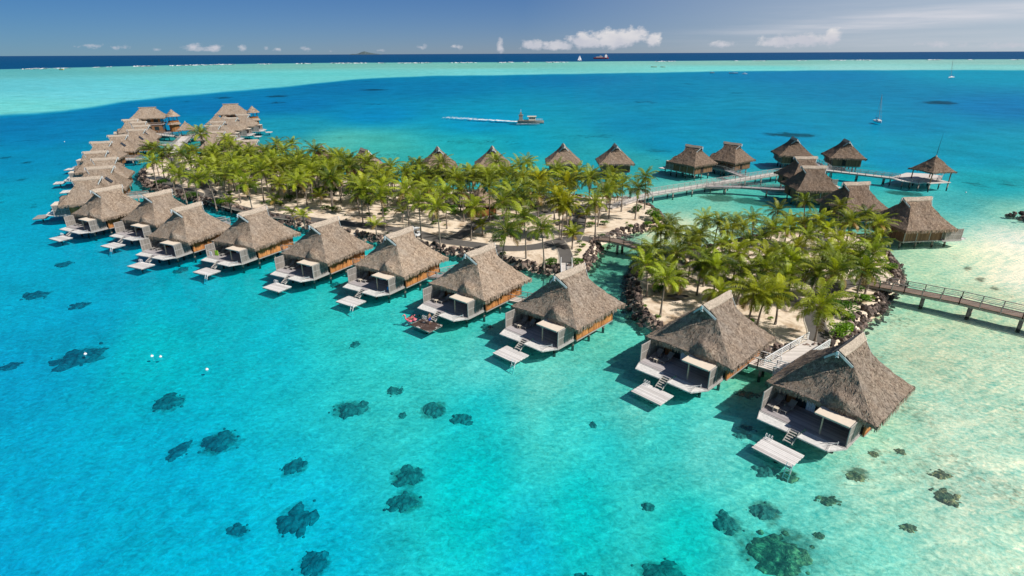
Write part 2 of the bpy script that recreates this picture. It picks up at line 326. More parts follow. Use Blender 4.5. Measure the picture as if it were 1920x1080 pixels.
EDGE = [(-300, 236), (0, 218), (60, 214), (120, 209), (180, 200), (240, 191), (330, 181), (420, 173), (520, 165), (640, 152), (700, 147), (800, 143), (960, 141), (1200, 137), (1360, 134), (1600, 132), (1920, 132), (2300, 131)]
REEF = [(-300, 139), (0, 130), (200, 125), (400, 120.6), (600, 118), (960, 116.5), (1300, 114), (1600, 112), (1920, 111), (2300, 110)]
WHITE = np.array([.84, .83, .82])           # what the lit bare bed gives back
def polar(p): return math.atan2(p.x, p.y), math.log(math.hypot(p.x, p.y))
def ctl(lst):
    pts = np.array([polar(P(*p)) for p, c in lst]); t = np.array([np.sqrt(np.clip(lin(c), 1e-5, 1) / WHITE) for p, c in lst]); return pts, np.clip(t, 0.004, .995)
PALE = [(p, (r, g - 5, b + 9)) for p, (r, g, b) in PALE]; SEA_P, SEA_T = ctl(SEA); PALE_P, PALE_T = ctl(PALE)
edge = np.array([polar(P(*p)) for p in EDGE]); reef = np.array([polar(P(*p)) for p in REEF])
def idw(az, lr, pts, t, soft=.028):
    out = np.zeros((len(az), 3)); ws = np.zeros(len(az))
    for (a, l), c in zip(pts, t):
        d2 = ((az - a) * 1.0) ** 2 + ((lr - l) * .42) ** 2 + soft ** 2
        wgt = 1 / d2 ** 1.7; out += wgt[:, None] * c; ws += wgt
    return out / ws[:, None]
def sstep(a, b, x):
    t = np.clip((x - a) / (b - a), 0, 1); return t * t * (3 - 2 * t)
NA, NR = 760, 520
u = np.linspace(-1, 1, NA); azs = R(60) * u + (math.pi - R(60)) * np.sign(u) * np.abs(u) ** 9
rs = np.exp(np.linspace(math.log(6), math.log(90000), NR))
AZ, RR = np.meshgrid(azs, rs); az_f, lr_f = AZ.ravel(), np.log(RR).ravel()
def sea_tint(az_, lr_):
    e = np.interp(az_, edge[:, 0], edge[:, 1]); q = np.interp(az_, reef[:, 0], reef[:, 1])
    wob = .005 * np.sin(az_ * 43) + .004 * np.sin(az_ * 97 + 1)
    a = idw(az_, lr_, SEA_P, SEA_T); b = idw(az_, lr_, PALE_P, PALE_T)
    k = sstep(e - .015 + wob, e + .045 + wob, lr_)[:, None]; t = a * (1 - k) + b * k
    oc = np.sqrt(lin((24, 78, 130)) / WHITE) ; oc2 = np.sqrt(lin((4, 76, 128)) / WHITE)
    far = sstep(0, 2.2, lr_ - q)[:, None]
    ocean = oc2 * (1 - far) + oc * far
    k2 = sstep(q - .015 + wob * .5, q + .03 + wob * .5, lr_)[:, None]
    return np.clip(t * (1 - k2) + ocean * k2, .003, .995)
TINT = sea_tint(az_f, lr_f)
def bed_depth_np(t, lr_): return np.clip(.22 + .78 * (1 - np.clip(t[:, 0], 0, 1)), .22, 1.0) + 0 * lr_
DEP = bed_depth_np(TINT, lr_f)
def bed_z(x, y):
    p = (np.array([math.atan2(x, y)]), np.array([math.log(max(6, math.hypot(x, y)))])); return WL - float(bed_depth_np(sea_tint(*p), p[1])[0])
def grid_mesh(name, xs, ys, zs, nr, nc, m):
    me = bpy.data.meshes.new(name); nv = nr * nc; co = np.stack([xs, ys, zs], 1).astype('f4')
    me.vertices.add(nv); me.vertices.foreach_set('co', co.ravel())
    i = (np.arange(nr - 1)[:, None] * nc + np.arange(nc - 1)[None]).ravel()
    q = np.stack([i, i + nc, i + nc + 1, i + 1], 1).astype('i4'); nf = len(q)
    me.loops.add(nf * 4); me.loops.foreach_set('vertex_index', q.ravel()); me.polygons.add(nf)
    me.polygons.foreach_set('loop_start', np.arange(0, nf * 4, 4, dtype='i4')); me.polygons.foreach_set('loop_total', np.full(nf, 4, 'i4'))
    me.polygons.foreach_set('use_smooth', np.ones(nf, dtype=bool)); me.update(calc_edges=True); me.materials.append(m)
    o = bpy.data.objects.new(name, me); col.objects.link(o); return o
XS, YS = (RR * np.sin(AZ)).ravel(), (RR * np.cos(AZ)).ravel()
def m_water(t):
    a = t.n('ShaderNodeAttribute', {'attribute_name': 'clarity'}).outputs['Color']
    co = obj_co(t)
    w1 = t.noise(t.mapping(co, (.8, 1.25, 1), (0, 0, .5)), 1.3, 4, .68, 1.2); w2 = t.noise(co, .32, 3, .55, .5); w3 = t.noise(t.mapping(co, (1, 2.2, 1)), .035, 4, .6, .4)
    caustic_rip = t.math('ADD', t.math('MULTIPLY', t.math('SUBTRACT', w1, .5), 2.6), t.math('ADD', t.math('MULTIPLY', t.math('SUBTRACT', w2, .5), .4), t.math('ADD', t.math('MULTIPLY', t.math('SUBTRACT', w3, .5), .40), t.math('MULTIPLY', t.math('SUBTRACT', t.noise(t.mapping(co, (.35, 1, 1), (0, 0, .08)), .006, 4, .62, .5), .5), .42))))  # caustic light mottling put into the water tint, plus broad water variation
    k = t.math('ADD', 1.0, caustic_rip)
    col_ = t.mix(1.0, a, t.n('ShaderNodeCombineColor', None, i0=k, i1=t.math('ADD', 1.0, t.math('MULTIPLY', caustic_rip, .42)), i2=t.math('ADD', 1.0, t.math('MULTIPLY', caustic_rip, .36))).outputs[0], 'MULTIPLY')
    bmp = t.n('ShaderNodeBump', None, Height=t.math('ADD', t.noise(co, 1.1, 4, .6, .6), t.math('MULTIPLY', t.noise(co, .15, 3), 2.0)), Strength=.55, Distance=.25).outputs[0]
    tr = t.n('ShaderNodeBsdfTransparent', None, Color=col_).outputs[0]
    gl = t.n('ShaderNodeBsdfGlossy', None, Color=(1, 1, 1, 1), Roughness=.12, Normal=bmp).outputs[0]
    fr = t.n('ShaderNodeFresnel', None, IOR=1.33, Normal=bmp).outputs[0]
    fac = t.math('MINIMUM', t.math('MULTIPLY', fr, .25), .055)
    df = t.n('ShaderNodeBsdfDiffuse', None, Color=t.mix(1.0, t.mix(1.0, a, a, 'MULTIPLY'), (.55, .62, .66, 1), 'MULTIPLY')).outputs[0]
    tr = t.n('ShaderNodeMixShader', None, i0=.08, i1=tr, i2=df).outputs[0]
    return t.n('ShaderNodeMixShader', None, i0=fac, i1=tr, i2=gl).outputs[0]
M['water'] = mat('lagoon_water', m_water)
sea = grid_mesh('sea_water', XS, YS, np.full(len(XS), WL), NR, NA, M['water']); tag(sea, kind='structure')
at = sea.data.color_attributes.new('clarity', 'FLOAT_COLOR', 'POINT')
at.data.foreach_set('color', np.concatenate([TINT, np.ones((len(TINT), 1))], 1).astype('f4').ravel())
# dark coral and weed beds on the bottom: (px, py, rx, ry, strength)
BEDS = [(1350, 372, 46, 9, 1), (1395, 376, 36, 8, 1), (1430, 382, 30, 6, 1), (1335, 355, 40, 5, .8), (1695, 362, 60, 7, .85), (1740, 352, 50, 6, .5), (1480, 252, 70, 6, .9), (1440, 262, 60, 5, .5), (1762, 192, 46, 5, .9), (1120, 330, 60, 9, .5),
 (1240, 282, 50, 4, .7), (1250, 300, 60, 5, .6), (1205, 191, 55, 4, .6), (1210, 174, 35, 3, .5), (1290, 157, 30, 2.5, .6), (1380, 174, 25, 2.5, .6), (700, 168, 40, 2.5, .8), (690, 152, 30, 2, .6), (520, 180, 35, 3, .8),
 (420, 183, 25, 2.5, .8), (440, 212, 30, 3, .8), (520, 192, 30, 3, .7), (700, 195, 50, 3, .6), (620, 240, 60, 4, .5), (350, 190, 30, 3, .6), (1150, 500, 40, 40, .5), (1150, 480, 30, 14, .45),
 (300, 233, 70, 8, .5), (200, 245, 60, 7, .5), (180, 270, 60, 10, .5), (60, 262, 60, 3, .6), (10, 295, 25, 4, .7), (50, 303, 22, 3, .75), (110, 307, 18, 3, .7), (40, 336, 20, 3.5, .8), (65, 384, 20, 4, .85), (5, 377, 20, 5, .7),
 (240, 185, 60, 4, .5), (1790, 485, 14, 10, .7), (1812, 508, 14, 9, .8), (1838, 528, 16, 8, .85), (1862, 545, 18, 7, .8), (1890, 560, 18, 6, .6), (1440, 740, 40, 14, .5), (1150, 560, 26, 50, .4),
 (1900, 345, 70, 10, .6), (1830, 345, 60, 7, .6), (1850, 375, 40, 5, .5), (1640, 800, 30, 12, .35), (1680, 830, 60, 20, .35), (700, 290, 200, 14, .5), (900, 265, 160, 12, .55), (1100, 255, 120, 10, .55), (1560, 270, 90, 8, .4), (1100, 200, 300, 10, .3), (600, 262, 80, 12, .5), (560, 240, 60, 8, .5)]
CORALS = [(148, 669, 42, 19, 0, 'dark coral patch with a white buoy above it at the left'), (70, 552, 26, 7, 0, 'flat dark coral patch at the left below the bungalow row'), (152, 571, 18, 6, 0, 'small dark coral patch right of the flat left one'), (18, 686, 20, 8, 0, 'dark coral patch at the left edge'),
 (312, 754, 33, 15, 0, 'dark coral patch below the pair of white buoys'), (336, 842, 20, 17, 0, 'faint small coral patch left of a larger one'), (413, 827, 37, 20, 0, 'broad dark coral patch in the lower left water'), (551, 873, 22, 18, 0, 'rounded dark coral patch in the lower middle left'),
 (659, 765, 36, 16, 0, 'wide dark coral patch below the pink float'), (738, 731, 17, 9, 0, 'small coral patch above the coral pair in the middle'), (811, 768, 24, 16, 0, 'left coral of the middle pair'), (867, 784, 23, 13, 0, 'right coral of the middle pair'), (755, 777, 8, 6, 0, 'tiny coral speck left of the middle pair'),
 (765, 893, 32, 20, 0, 'upper half of the tall dark coral in the lower middle'), (758, 942, 33, 20, 0, 'lower half of the tall dark coral in the lower middle'), (552, 972, 40, 33, 0, 'large dark coral near the bottom left of centre'), (445, 993, 24, 12, 0, 'faint coral left of the large bottom coral'),
 (588, 1055, 32, 24, 0, 'dark coral at the bottom edge left of centre'), (1113, 795, 7, 6, 0, 'tiny dark coral under open water between platforms'), (1396, 802, 20, 7, 0, 'flat coral left of the nearest platform, upper'), (1394, 816, 22, 6, 0, 'flat coral left of the nearest platform, lower'),
 (1435, 957, 30, 16, 0, 'greenish coral above the big brown coral'), (1363, 977, 26, 23, 0, 'round coral left of the big brown coral'), (1463, 1035, 78, 42, 1, 'biggest brown-topped coral at the lower right'), (1555, 937, 23, 9, 1, 'small brown coral right of the nearest platform'), (1607, 892, 18, 9, 1, 'small coral in shallow water below the nearest bungalow'),
 (1765, 888, 22, 8, 1, 'thin coral strip in the right shallows'), (1773, 929, 27, 14, 1, 'brown coral in the right shallows'), (1237, 1068, 48, 20, 0, 'dark coral cut by the bottom edge right of centre'), (1095, 1080, 26, 8, 0, 'coral tip at the very bottom edge'), (1437, 882, 26, 12, 0, 'coral in the shadow of the nearest platform, left'), (1478, 892, 22, 12, 1, 'brown coral under the nearest platform'),
 (1705, 988, 14, 7, 1, 'faint coral above the right bottom corner'), (665, 645, 10, 6, 0, 'tiny coral in front of the fifth bungalow'), (1216, 948, 11, 8, 0, 'faint small coral in the bottom centre right'), (628, 533, 9, 5, 0, 'small coral under the sixth bungalow'), (912, 612, 10, 6, 0, 'small coral left of the third bungalow'),
 (1450, 740, 30, 10, 0, 'dark coral between the two nearest bungalows, left'), (1400, 738, 26, 7, 0, 'dark coral under the walkway to the nearest bungalow'), (1538, 1002, 10, 6, 1, 'tiny brown coral right of the big one'), (1640, 850, 9, 5, 1, 'tiny coral beside the nearest bungalow'), (1690, 845, 10, 5, 1, 'tiny coral in the right shallows, upper'), (340, 505, 14, 5, 0, 'small coral under the eighth bungalow platform'), (120, 495, 14, 5, 0, 'faint coral below the bend of the row')]
COR = np.zeros(len(XS))
for px, py, rx, ry, k in BEDS:
    c = P(px, py, -.3); a0, l0 = polar(c); a1, _ = polar(P(px + rx, py, -.3)); _, l1 = polar(P(px, py + ry, -.3))
    r2 = ((az_f - a0) / abs(a1 - a0)) ** 2 + ((lr_f - l0) / abs(l1 - l0)) ** 2
    COR = np.maximum(COR, k * np.exp(-.8 * r2))
for c_ in CORALS:
    px, py, rx, ry = c_[:4]; p_ = P(px, py, -.3); ex_ = (P(px + rx, py, -.3) - p_).length * 1.25; ey_ = (P(px, py - ry, -.3) - p_).length * 1.25
    COR = np.maximum(COR, .66 * np.exp(-.55 * (((XS - p_.x) / ex_) ** 2 + ((YS - p_.y) / ey_) ** 2) ** 2))
m_amb = .28 * np.exp(-((az_f + .72) / .3) ** 2) * sstep(4.2, 4.9, lr_f) * (1 - sstep(5.9, 6.2, lr_f)); COR = np.maximum(COR, m_amb)
SPARSE = (1 - .8 * np.exp(-(((XS - P(1900, 470).x) / 22) ** 2 + ((YS - P(1900, 470).y) / 22) ** 2))) * sstep(.35, .62, TINT[:, 0]) * (1 - sstep(5.2, 5.6, lr_f)) * sstep(-.1, .25, az_f)
bc = P(1905, 478); BAR = np.clip(1.5 * np.exp(-(((XS - bc.x) / 17) ** 2 + ((YS - bc.y) / 20) ** 2) ** 1.3), 0, 1) * (1 - .85 * COR)
def m_bed(t):
    co = obj_co(t); c = t.n('ShaderNodeAttribute', {'attribute_name': 'weed'}).outputs['Color']; sc = t.n('ShaderNodeSeparateColor', None, Color=c)
    lw = t.noise(t.mapping(co, (1, .7, 1)), .22, 6, .68, .6)
    mask = t.math('MULTIPLY', t.math('SUBTRACT', t.math('ADD', t.math('MULTIPLY', sc.outputs[0], .72), t.math('ADD', t.math('MULTIPLY', lw, .75), t.math('MULTIPLY', t.noise(co, 2.2, 3, .6), .25))), .86), 6, clamp=True)
    fine = t.noise(co, 1.5, 5, .7, .3); sp = t.math('MULTIPLY', t.math('SUBTRACT', t.math('ADD', t.math('MULTIPLY', sc.outputs[1], .13), t.math('ADD', t.math('MULTIPLY', fine, .55), t.math('MULTIPLY', t.noise(co, .13, 4, .6), .45))), .68), 9, clamp=True)
    sand_caustic = t.ramp(t.math('ADD', t.math('MULTIPLY', t.noise(co, 1.2, 5, .7, 1.5), .65), t.math('MULTIPLY', t.noise(co, .06, 4, .6), .4)), [(.34, (.50, .50, .42)), (.5, (.79, .77, .67)), (.64, (.96, .94, .85))])  # sand patches, with caustic light mottling also put into the colour
    sand_caustic = t.mix(sc.outputs[2], sand_caustic, (.93, .89, .79, 1)); sp = t.math('MULTIPLY', sp, t.math('SUBTRACT', 1.0, sc.outputs[2]))
    k = t.math('MAXIMUM', t.math('MULTIPLY', mask, .85), t.math('MULTIPLY', sp, .75))
    return bsdf(t, t.mix(k, sand_caustic, t.ramp(fine, [(.35, (.05, .05, .035)), (.7, (.25, .2, .12))])), .95, fine, .5, .15, 0)
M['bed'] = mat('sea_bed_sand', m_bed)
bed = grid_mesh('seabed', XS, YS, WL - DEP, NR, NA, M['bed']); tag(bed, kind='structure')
at = bed.data.color_attributes.new('weed', 'FLOAT_COLOR', 'POINT')
at.data.foreach_set('color', np.stack([COR, SPARSE, BAR, COR * 0 + 1], 1).astype('f4').ravel())

# ------------------------------------------------------------------ islands
SAND_Z = 1.35
def poly_dist(px_, py_, poly):
    """signed distance, positive inside (numpy arrays)"""
    d = np.full(px_.shape, 1e9); ins = np.zeros(px_.shape, bool); n_ = len(poly)
    for i in range(n_):
        ax, ay = poly[i]; bx, by = poly[(i + 1) % n_]; ex, ey = bx - ax, by - ay
        t = np.clip(((px_ - ax) * ex + (py_ - ay) * ey) / (ex * ex + ey * ey), 0, 1)
        d = np.minimum(d, np.hypot(px_ - ax - t * ex, py_ - ay - t * ey))
        c = ((ay > py_) != (by > py_)) & (px_ < (bx - ax) * (py_ - ay) / (by - ay + 1e-12) + ax); ins ^= c
    return np.where(ins, d, -d)
MAIN = [tuple(P(x, y, SAND_Z)[:2]) for x, y in [(1116, 452), (1112, 468), (1100, 486), (1085, 500), (1062, 503), (1035, 503), (1000, 497), (960, 488), (915, 478), (860, 468), (800, 458), (740, 450), (690, 441), (630, 430), (560, 415), (500, 402), (440, 388), (395, 376), (345, 363), (305, 352), (278, 343), (266, 330), (270, 316), (290, 306), (310, 296),
   (345, 288), (400, 290), (460, 298), (520, 308), (600, 320), (700, 338), (800, 350), (880, 359), (960, 362), (1050, 366), (1120, 368), (1180, 372), (1215, 383), (1238, 400), (1240, 414), (1200, 424), (1165, 432), (1140, 443)]]
ISLET = [tuple(P(x, y, SAND_Z)[:2]) for x, y in [(1206, 478), (1196, 500), (1190, 535), (1192, 565), (1210, 592), (1245, 615), (1300, 630), (1370, 645), (1440, 655), (1500, 658), (1550, 652), (1576, 636), (1590, 612), (1612, 592), (1640, 575), (1650, 558), (1652, 545), (1668, 535), (1682, 520), (1678, 500), (1668, 480), (1650, 462), (1600, 440), (1540, 428), (1470, 432), (1400, 446), (1330, 462), (1260, 474)]]
def wob(poly, amp, seed):
    rnd = random.Random(seed); out = []
    for i, (a, b) in enumerate(zip(poly, poly[1:] + poly[:1])):
        out.append(a); L_ = math.dist(a, b); k = max(1, int(L_ / 3))
        for j in range(1, k):
            q = j / k; out.append((a[0] + (b[0] - a[0]) * q + rnd.uniform(-amp, amp), a[1] + (b[1] - a[1]) * q + rnd.uniform(-amp, amp)))
    return out
MAIN = wob(MAIN, .5, 1); ISLET = wob(ISLET, .4, 2)
def island(name, poly, step):
    A = np.array(poly); x0, y0 = A.min(0) - 8; x1, y1 = A.max(0) + 8
    gx = np.arange(x0, x1, step); gy = np.arange(y0, y1, step); X, Y = np.meshgrid(gx, gy)
    D = poly_dist(X.ravel(), Y.ravel(), poly)
    Z = np.where(D > 0, SAND_Z, SAND_Z + D * 1.0)
    und = np.array([mnoise.noise(Vector((x * .12, y * .12, 3))) for x, y in zip(X.ravel(), Y.ravel())])
    Z = Z + np.where(D > 2, .0, 0) + und * .12 * np.clip(-D, 0, 1); Z = np.maximum(Z, -4)
    nc = len(gx); i = (np.arange(len(gy) - 1)[:, None] * nc + np.arange(nc - 1)[None]).ravel()
    q = np.stack([i, i + 1, i + nc + 1, i + nc], 1); q = q[(D[q] > -6.5).all(1)]
    me = bpy.data.meshes.new(name); me.from_pydata(np.stack([X.ravel(), Y.ravel(), Z], 1).tolist(), [], q.tolist()); me.materials.append(M['sand'])
    me.polygons.foreach_set('use_smooth', [True] * len(me.polygons)); o = bpy.data.objects.new(name, me); col.objects.link(o); return tag(o, kind='structure')
island('island_sand', MAIN, .9); island('islet_sand', ISLET, .7)

# boulders of the sea walls
bm = bmesh.new(); bmesh.ops.create_icosphere(bm, subdivisions=1, radius=1); ICO_V = np.array([v.co[:] for v in bm.verts]); ICO_F = np.array([[v.index for v in f.verts] for f in bm.faces]); bm.free()
def boulders(name, label, spots):
    V, Fc, T = [], [], []; b = 0; rnd = np.random.RandomState(3)
    for x, y, z, r in spots:
        A = rnd.randn(3, 3); q, _ = np.linalg.qr(A); sc = np.array([1, .8, .62]) * (1 + rnd.uniform(-.2, .2, 3)) * r
        v = (ICO_V * (1 + rnd.uniform(-.22, .2, (len(ICO_V), 1)))) * sc; v = v @ q.T + (x, y, z)
        V.append(v); Fc.append(ICO_F + b); b += len(v); T.append(np.full(len(v), rnd.uniform(0, 1) ** 1.3))
    me = bpy.data.meshes.new(name); me.from_pydata(np.concatenate(V).tolist(), [], np.concatenate(Fc).tolist()); me.materials.append(M['rock'])
    a = me.attributes.new('tone', 'FLOAT', 'POINT'); a.data.foreach_set('value', np.concatenate(T))
    o = bpy.data.objects.new(name, me); col.objects.link(o); return tag(o, label, 'rocks', kind='stuff')
def shore_spots(poly, keep, dens, seed, rr=(.25, .55)):
    rnd = random.Random(seed); out = []; n_ = len(poly)
    for i in range(n_):
        a, b = Vector(poly[i]), Vector(poly[(i + 1) % n_]); e = b - a; L_ = e.length
        if L_ < .01: continue
        nrm = Vector((e.y, -e.x)).normalized(); m = (a + b) / 2
        if poly_dist(np.array([m.x + nrm.x]), np.array([m.y + nrm.y]), poly)[0] > 0: nrm = -nrm
        if not keep(m.x, m.y): continue
        for _ in range(int(L_ * dens)):
            t = rnd.random(); o_ = rnd.uniform(-.7, 2.6); r = rnd.uniform(*rr) * (1 if rnd.random() > .15 else 1.35)
            p = a + e * t + nrm * o_; z = SAND_Z + .12 - max(0, o_) * .95 + rnd.uniform(-.15, .25); out.append((p.x, p.y, z, r))
    return out
n_shore = lambda x, y: True
boulders('rock_revetment', 'long dark boulder sea wall edging the palm-covered main island', shore_spots(MAIN, n_shore, 11, 11))
boulders('rock_revetment', 'brown boulder sea wall ringing the palm islet beside the two nearest bungalows', shore_spots(ISLET, n_shore, 13, 12))
c = P(1958, 410, WL)
boulders('rock_revetment', 'small dark rock heap at the right edge of the picture on pale sandbar', [(c.x + random.gauss(0, 3.2), c.y + random.gauss(0, 2), random.uniform(-.3, 1.0), random.uniform(.5, 1.1)) for _ in range(90)])

def smooth_line(pts, k=8):
    out = []
    for i in range(len(pts) - 1):
        p0, p1, p2, p3 = pts[max(i - 1, 0)], pts[i], pts[i + 1], pts[min(i + 2, len(pts) - 1)]
        for j in range(k):
            t = j / k; out.append(.5 * ((2 * p1) + (-p0 + p2) * t + (2 * p0 - 5 * p1 + 4 * p2 - p3) * t * t + (-p0 + 3 * p1 - 3 * p2 + p3) * t ** 3))
    return out + [pts[-1]]
PATHS = []
def path(pts_px, wd, zoff):
    pts = smooth_line([P(x, y, SAND_Z) for x, y in pts_px]); mb, kb = MB(), MB(); z = SAND_Z + zoff
    L, Rr = [], []
    for i, p in enumerate(pts):
        t = (pts[min(i + 1, len(pts) - 1)] - pts[max(i - 1, 0)]).normalized(); nn = Vector((-t.y, t.x, 0)); L.append((p + nn * wd / 2, nn)); Rr.append((p - nn * wd / 2, nn))
    for i in range(len(pts) - 1):
        a, b, c_, d = L[i][0], Rr[i][0], Rr[i + 1][0], L[i + 1][0]; mb.quad([(q.x, q.y, z) for q in (a, b, c_, d)])
        for (A, nn), (B, n2), sg in ((L[i], L[i + 1], 1), (Rr[i], Rr[i + 1], -1)):
            a2, b2 = A + nn * .16 * sg, B + n2 * .16 * sg
            kb.quad([(A.x, A.y, z + .02), (B.x, B.y, z + .02), (b2.x, b2.y, z + .02), (a2.x, a2.y, z + .02)])
            kb.quad([(a2.x, a2.y, z + .02), (b2.x, b2.y, z + .02), (b2.x, b2.y, z - .1), (a2.x, a2.y, z - .1)])
    tag(mb.build('path', M['asphalt']), kind='structure'); tag(kb.build('path_kerb', M['kerb']), kind='structure')
    PATHS.append((pts, wd))
path([(300, 335), (322, 350), (350, 358), (390, 371), (440, 388), (515, 404), (577, 411), (687, 424), (775, 436), (820, 449), (880, 458), (950, 466), (1005, 463), (1040, 455), (1075, 447), (1114, 449)], 3.2, .03)
path([(1047, 452), (1056, 466), (1061, 480), (1062, 496)], 2.4, .036)
path([(850, 449), (872, 436), (896, 418), (935, 408), (990, 404), (1045, 396), (1085, 388), (1125, 382)], 3.0, .042)
path([(1075, 449), (1083, 432), (1086, 412), (1083, 394)], 2.8, .048)
path([(390, 371), (395, 360), (375, 345), (350, 330), (335, 312), (318, 296)], 2.8, .054)
path([(1536, 644), (1534, 622), (1526, 596), (1530, 570), (1560, 545), (1590, 532), (1618, 529)], 2.5, .03)
path([(1226, 472), (1300, 500), (1400, 540), (1480, 560), (1530, 568)], 2.0, .036)
def path_dist(x, y): return min(min((Vector((x, y)) - p.xy).length for p in pts) - wd / 2 for pts, wd in PATHS)

# ------------------------------------------------------------------ bungalow
RIDGE_Z, EAVE_Z = 9.5, 4.5
def roof_mesh(hw=5.45, hl=5.45, ez=EAVE_Z, rz=RIDGE_Z, tf=.76, yf=2.2, yr=3.05, bulge=True, seed=0, pyramid=False, fr=1.0, thick=.42):
    mb = MB(); rnd = random.Random(seed); N, T = 26, 22
    def wid(t): return hw * (1 - t) + .02
    def hly(t):
        if pyramid: return hl * (1 - t) + .02
        return yf + (hl - yf) * max(0, 1 - t / tf) ** 1.12 if t < tf else yf + (yr - yf) * (t - tf) / (1 - tf)
    def zz(t): return ez + (rz - ez) * (t ** 1.10 if not pyramid else t ** 1.15)
    def jit(p, a=.10):
        v = mnoise.noise_vector(Vector(p) * 1.3 + Vector((seed * 9, 0, 0))) * a + mnoise.noise_vector(Vector(p) * .35 + Vector((0, seed * 9, 0))) * a * 1.4
        return (p[0] + v.x, p[1] + v.y, p[2] + v.z)
    def corner(s, t):  # droop of the eave between and rounding at corners
        return -.12 * (1 - t) * (abs(s) ** 6)
    grids = []
    for sg in (1, -1):     # side slopes
        g = [[jit((sg * wid(j / T), (2 * i / N - 1) * hly(j / T), zz(j / T) + corner(2 * i / N - 1, j / T))) for i in range(N + 1)] for j in range(T + 1)]
        grids.append((g, sg, 0))
    tmax = 1.0 if pyramid else tf + .06
    for sg in (1, -1):     # end slopes
        g = []
        for j in range(T + 1):
            t = tmax * j / T; y = hly(t) if t < tf or pyramid else yf - (t - tf) * 3; row = []
            for i in range(N + 1):
                s = 2 * i / N - 1; x = s * wid(t); yy = y; z = zz(t) + corner(s, t)
                if bulge and sg == 1:      # the raised brow over the awning
                    q = math.exp(-((s * hw - 2.3) / 1.35) ** 2) * math.exp(-((t - .13) / .14) ** 2); yy += .6 * q; z += .7 * q
                row.append(jit((x, yy * sg, z)))
            g.append(row)
        grids.append((g, sg, 1))
    sl = math.hypot(hw, rz - ez)
    for gi, (g, sg, end) in enumerate(grids):
        for j in range(T):
            for i in range(N):
                q = [g[j][i], g[j][i + 1], g[j + 1][i + 1], g[j + 1][i]]; u_ = 1 if end else 0
                uv = [(p[1 - end if not end else 0] + gi * 17, (jj / T) * sl) for p, jj in ((q[0], j), (q[1], j), (q[2], j + 1), (q[3], j + 1))]
                if (sg == 1) == (end == 1): q = q[::-1]; uv = uv[::-1]
                mb.quad(q, uv)
        # eave lip, soffit and hanging fringe
        for i in range(N):
            a, b = Vector(g[0][i]), Vector(g[0][i + 1])
            o_ = Vector((sg, 0, 0)) if not end else Vector((0, sg, 0))
            a2 = a - o_ * .12 - Vector((0, 0, thick)); b2 = b - o_ * .12 - Vector((0, 0, thick))
            mb.quad([a, b, b2, a2], [(a.x + a.y, 0), (b.x + b.y, 0), (b.x + b.y, -.4), (a.x + a.y, -.4)])
            ci = Vector((0, 0, ez + .35)); a3 = a2.lerp(ci, .45); b3 = b2.lerp(ci, .45); mb.quad([a2, b2, b3, a3])
            for _ in range(int(9 * fr)):
                t = rnd.random(); p = a.lerp(b, t) + o_ * rnd.uniform(-.08, .10); e = (b - a).normalized() * rnd.uniform(.04, .13); h = thick + rnd.uniform(-.1, .28)
                dn = Vector((0, 0, -h)) + o_ * rnd.uniform(-.1, .12) + e * rnd.uniform(-1, 1)
                p = p + Vector((0, 0, rnd.uniform(-.02, .06)))
                mb.quad([p - e, p + e, p + dn + e * .3, p + dn - e * .3], [(p.x + p.y, 0), (p.x + p.y + .1, 0), (p.x + p.y + .1, -.8), (p.x + p.y, -.8)])
        # loose tufts on the slope
        for _ in range(int(420 * fr)):
            j = rnd.uniform(0, T - .01); i = rnd.uniform(0, N - .01); j0, i0 = int(j), int(i)
            p = Vector(g[j0][i0]).lerp(Vector(g[j0][i0 + 1]), i - i0).lerp(Vector(g[j0 + 1][i0]).lerp(Vector(g[j0 + 1][i0 + 1]), i - i0), j - j0)
            dn = (Vector(g[j0][i0]) - Vector(g[j0 + 1][i0])).normalized(); ac = (Vector(g[j0][i0 + 1]) - Vector(g[j0][i0])).normalized(); nn = dn.cross(ac); nn = nn if nn.z > 0 else -nn
            e = ac * rnd.uniform(.02, .07); ln = rnd.uniform(.15, .4); q0 = p + nn * .01
            q1 = p + dn * ln + nn * rnd.uniform(.04, .11) + ac * rnd.uniform(-.1, .1)
            mb.quad([q0 - e, q0 + e, q1 + e * .4, q1 - e * .4], [(p.x + p.y, p.z), (p.x + p.y + .15, p.z), (p.x + p.y + .15, p.z - .4), (p.x + p.y, p.z - .4)])
    return mb, wid, hly, zz

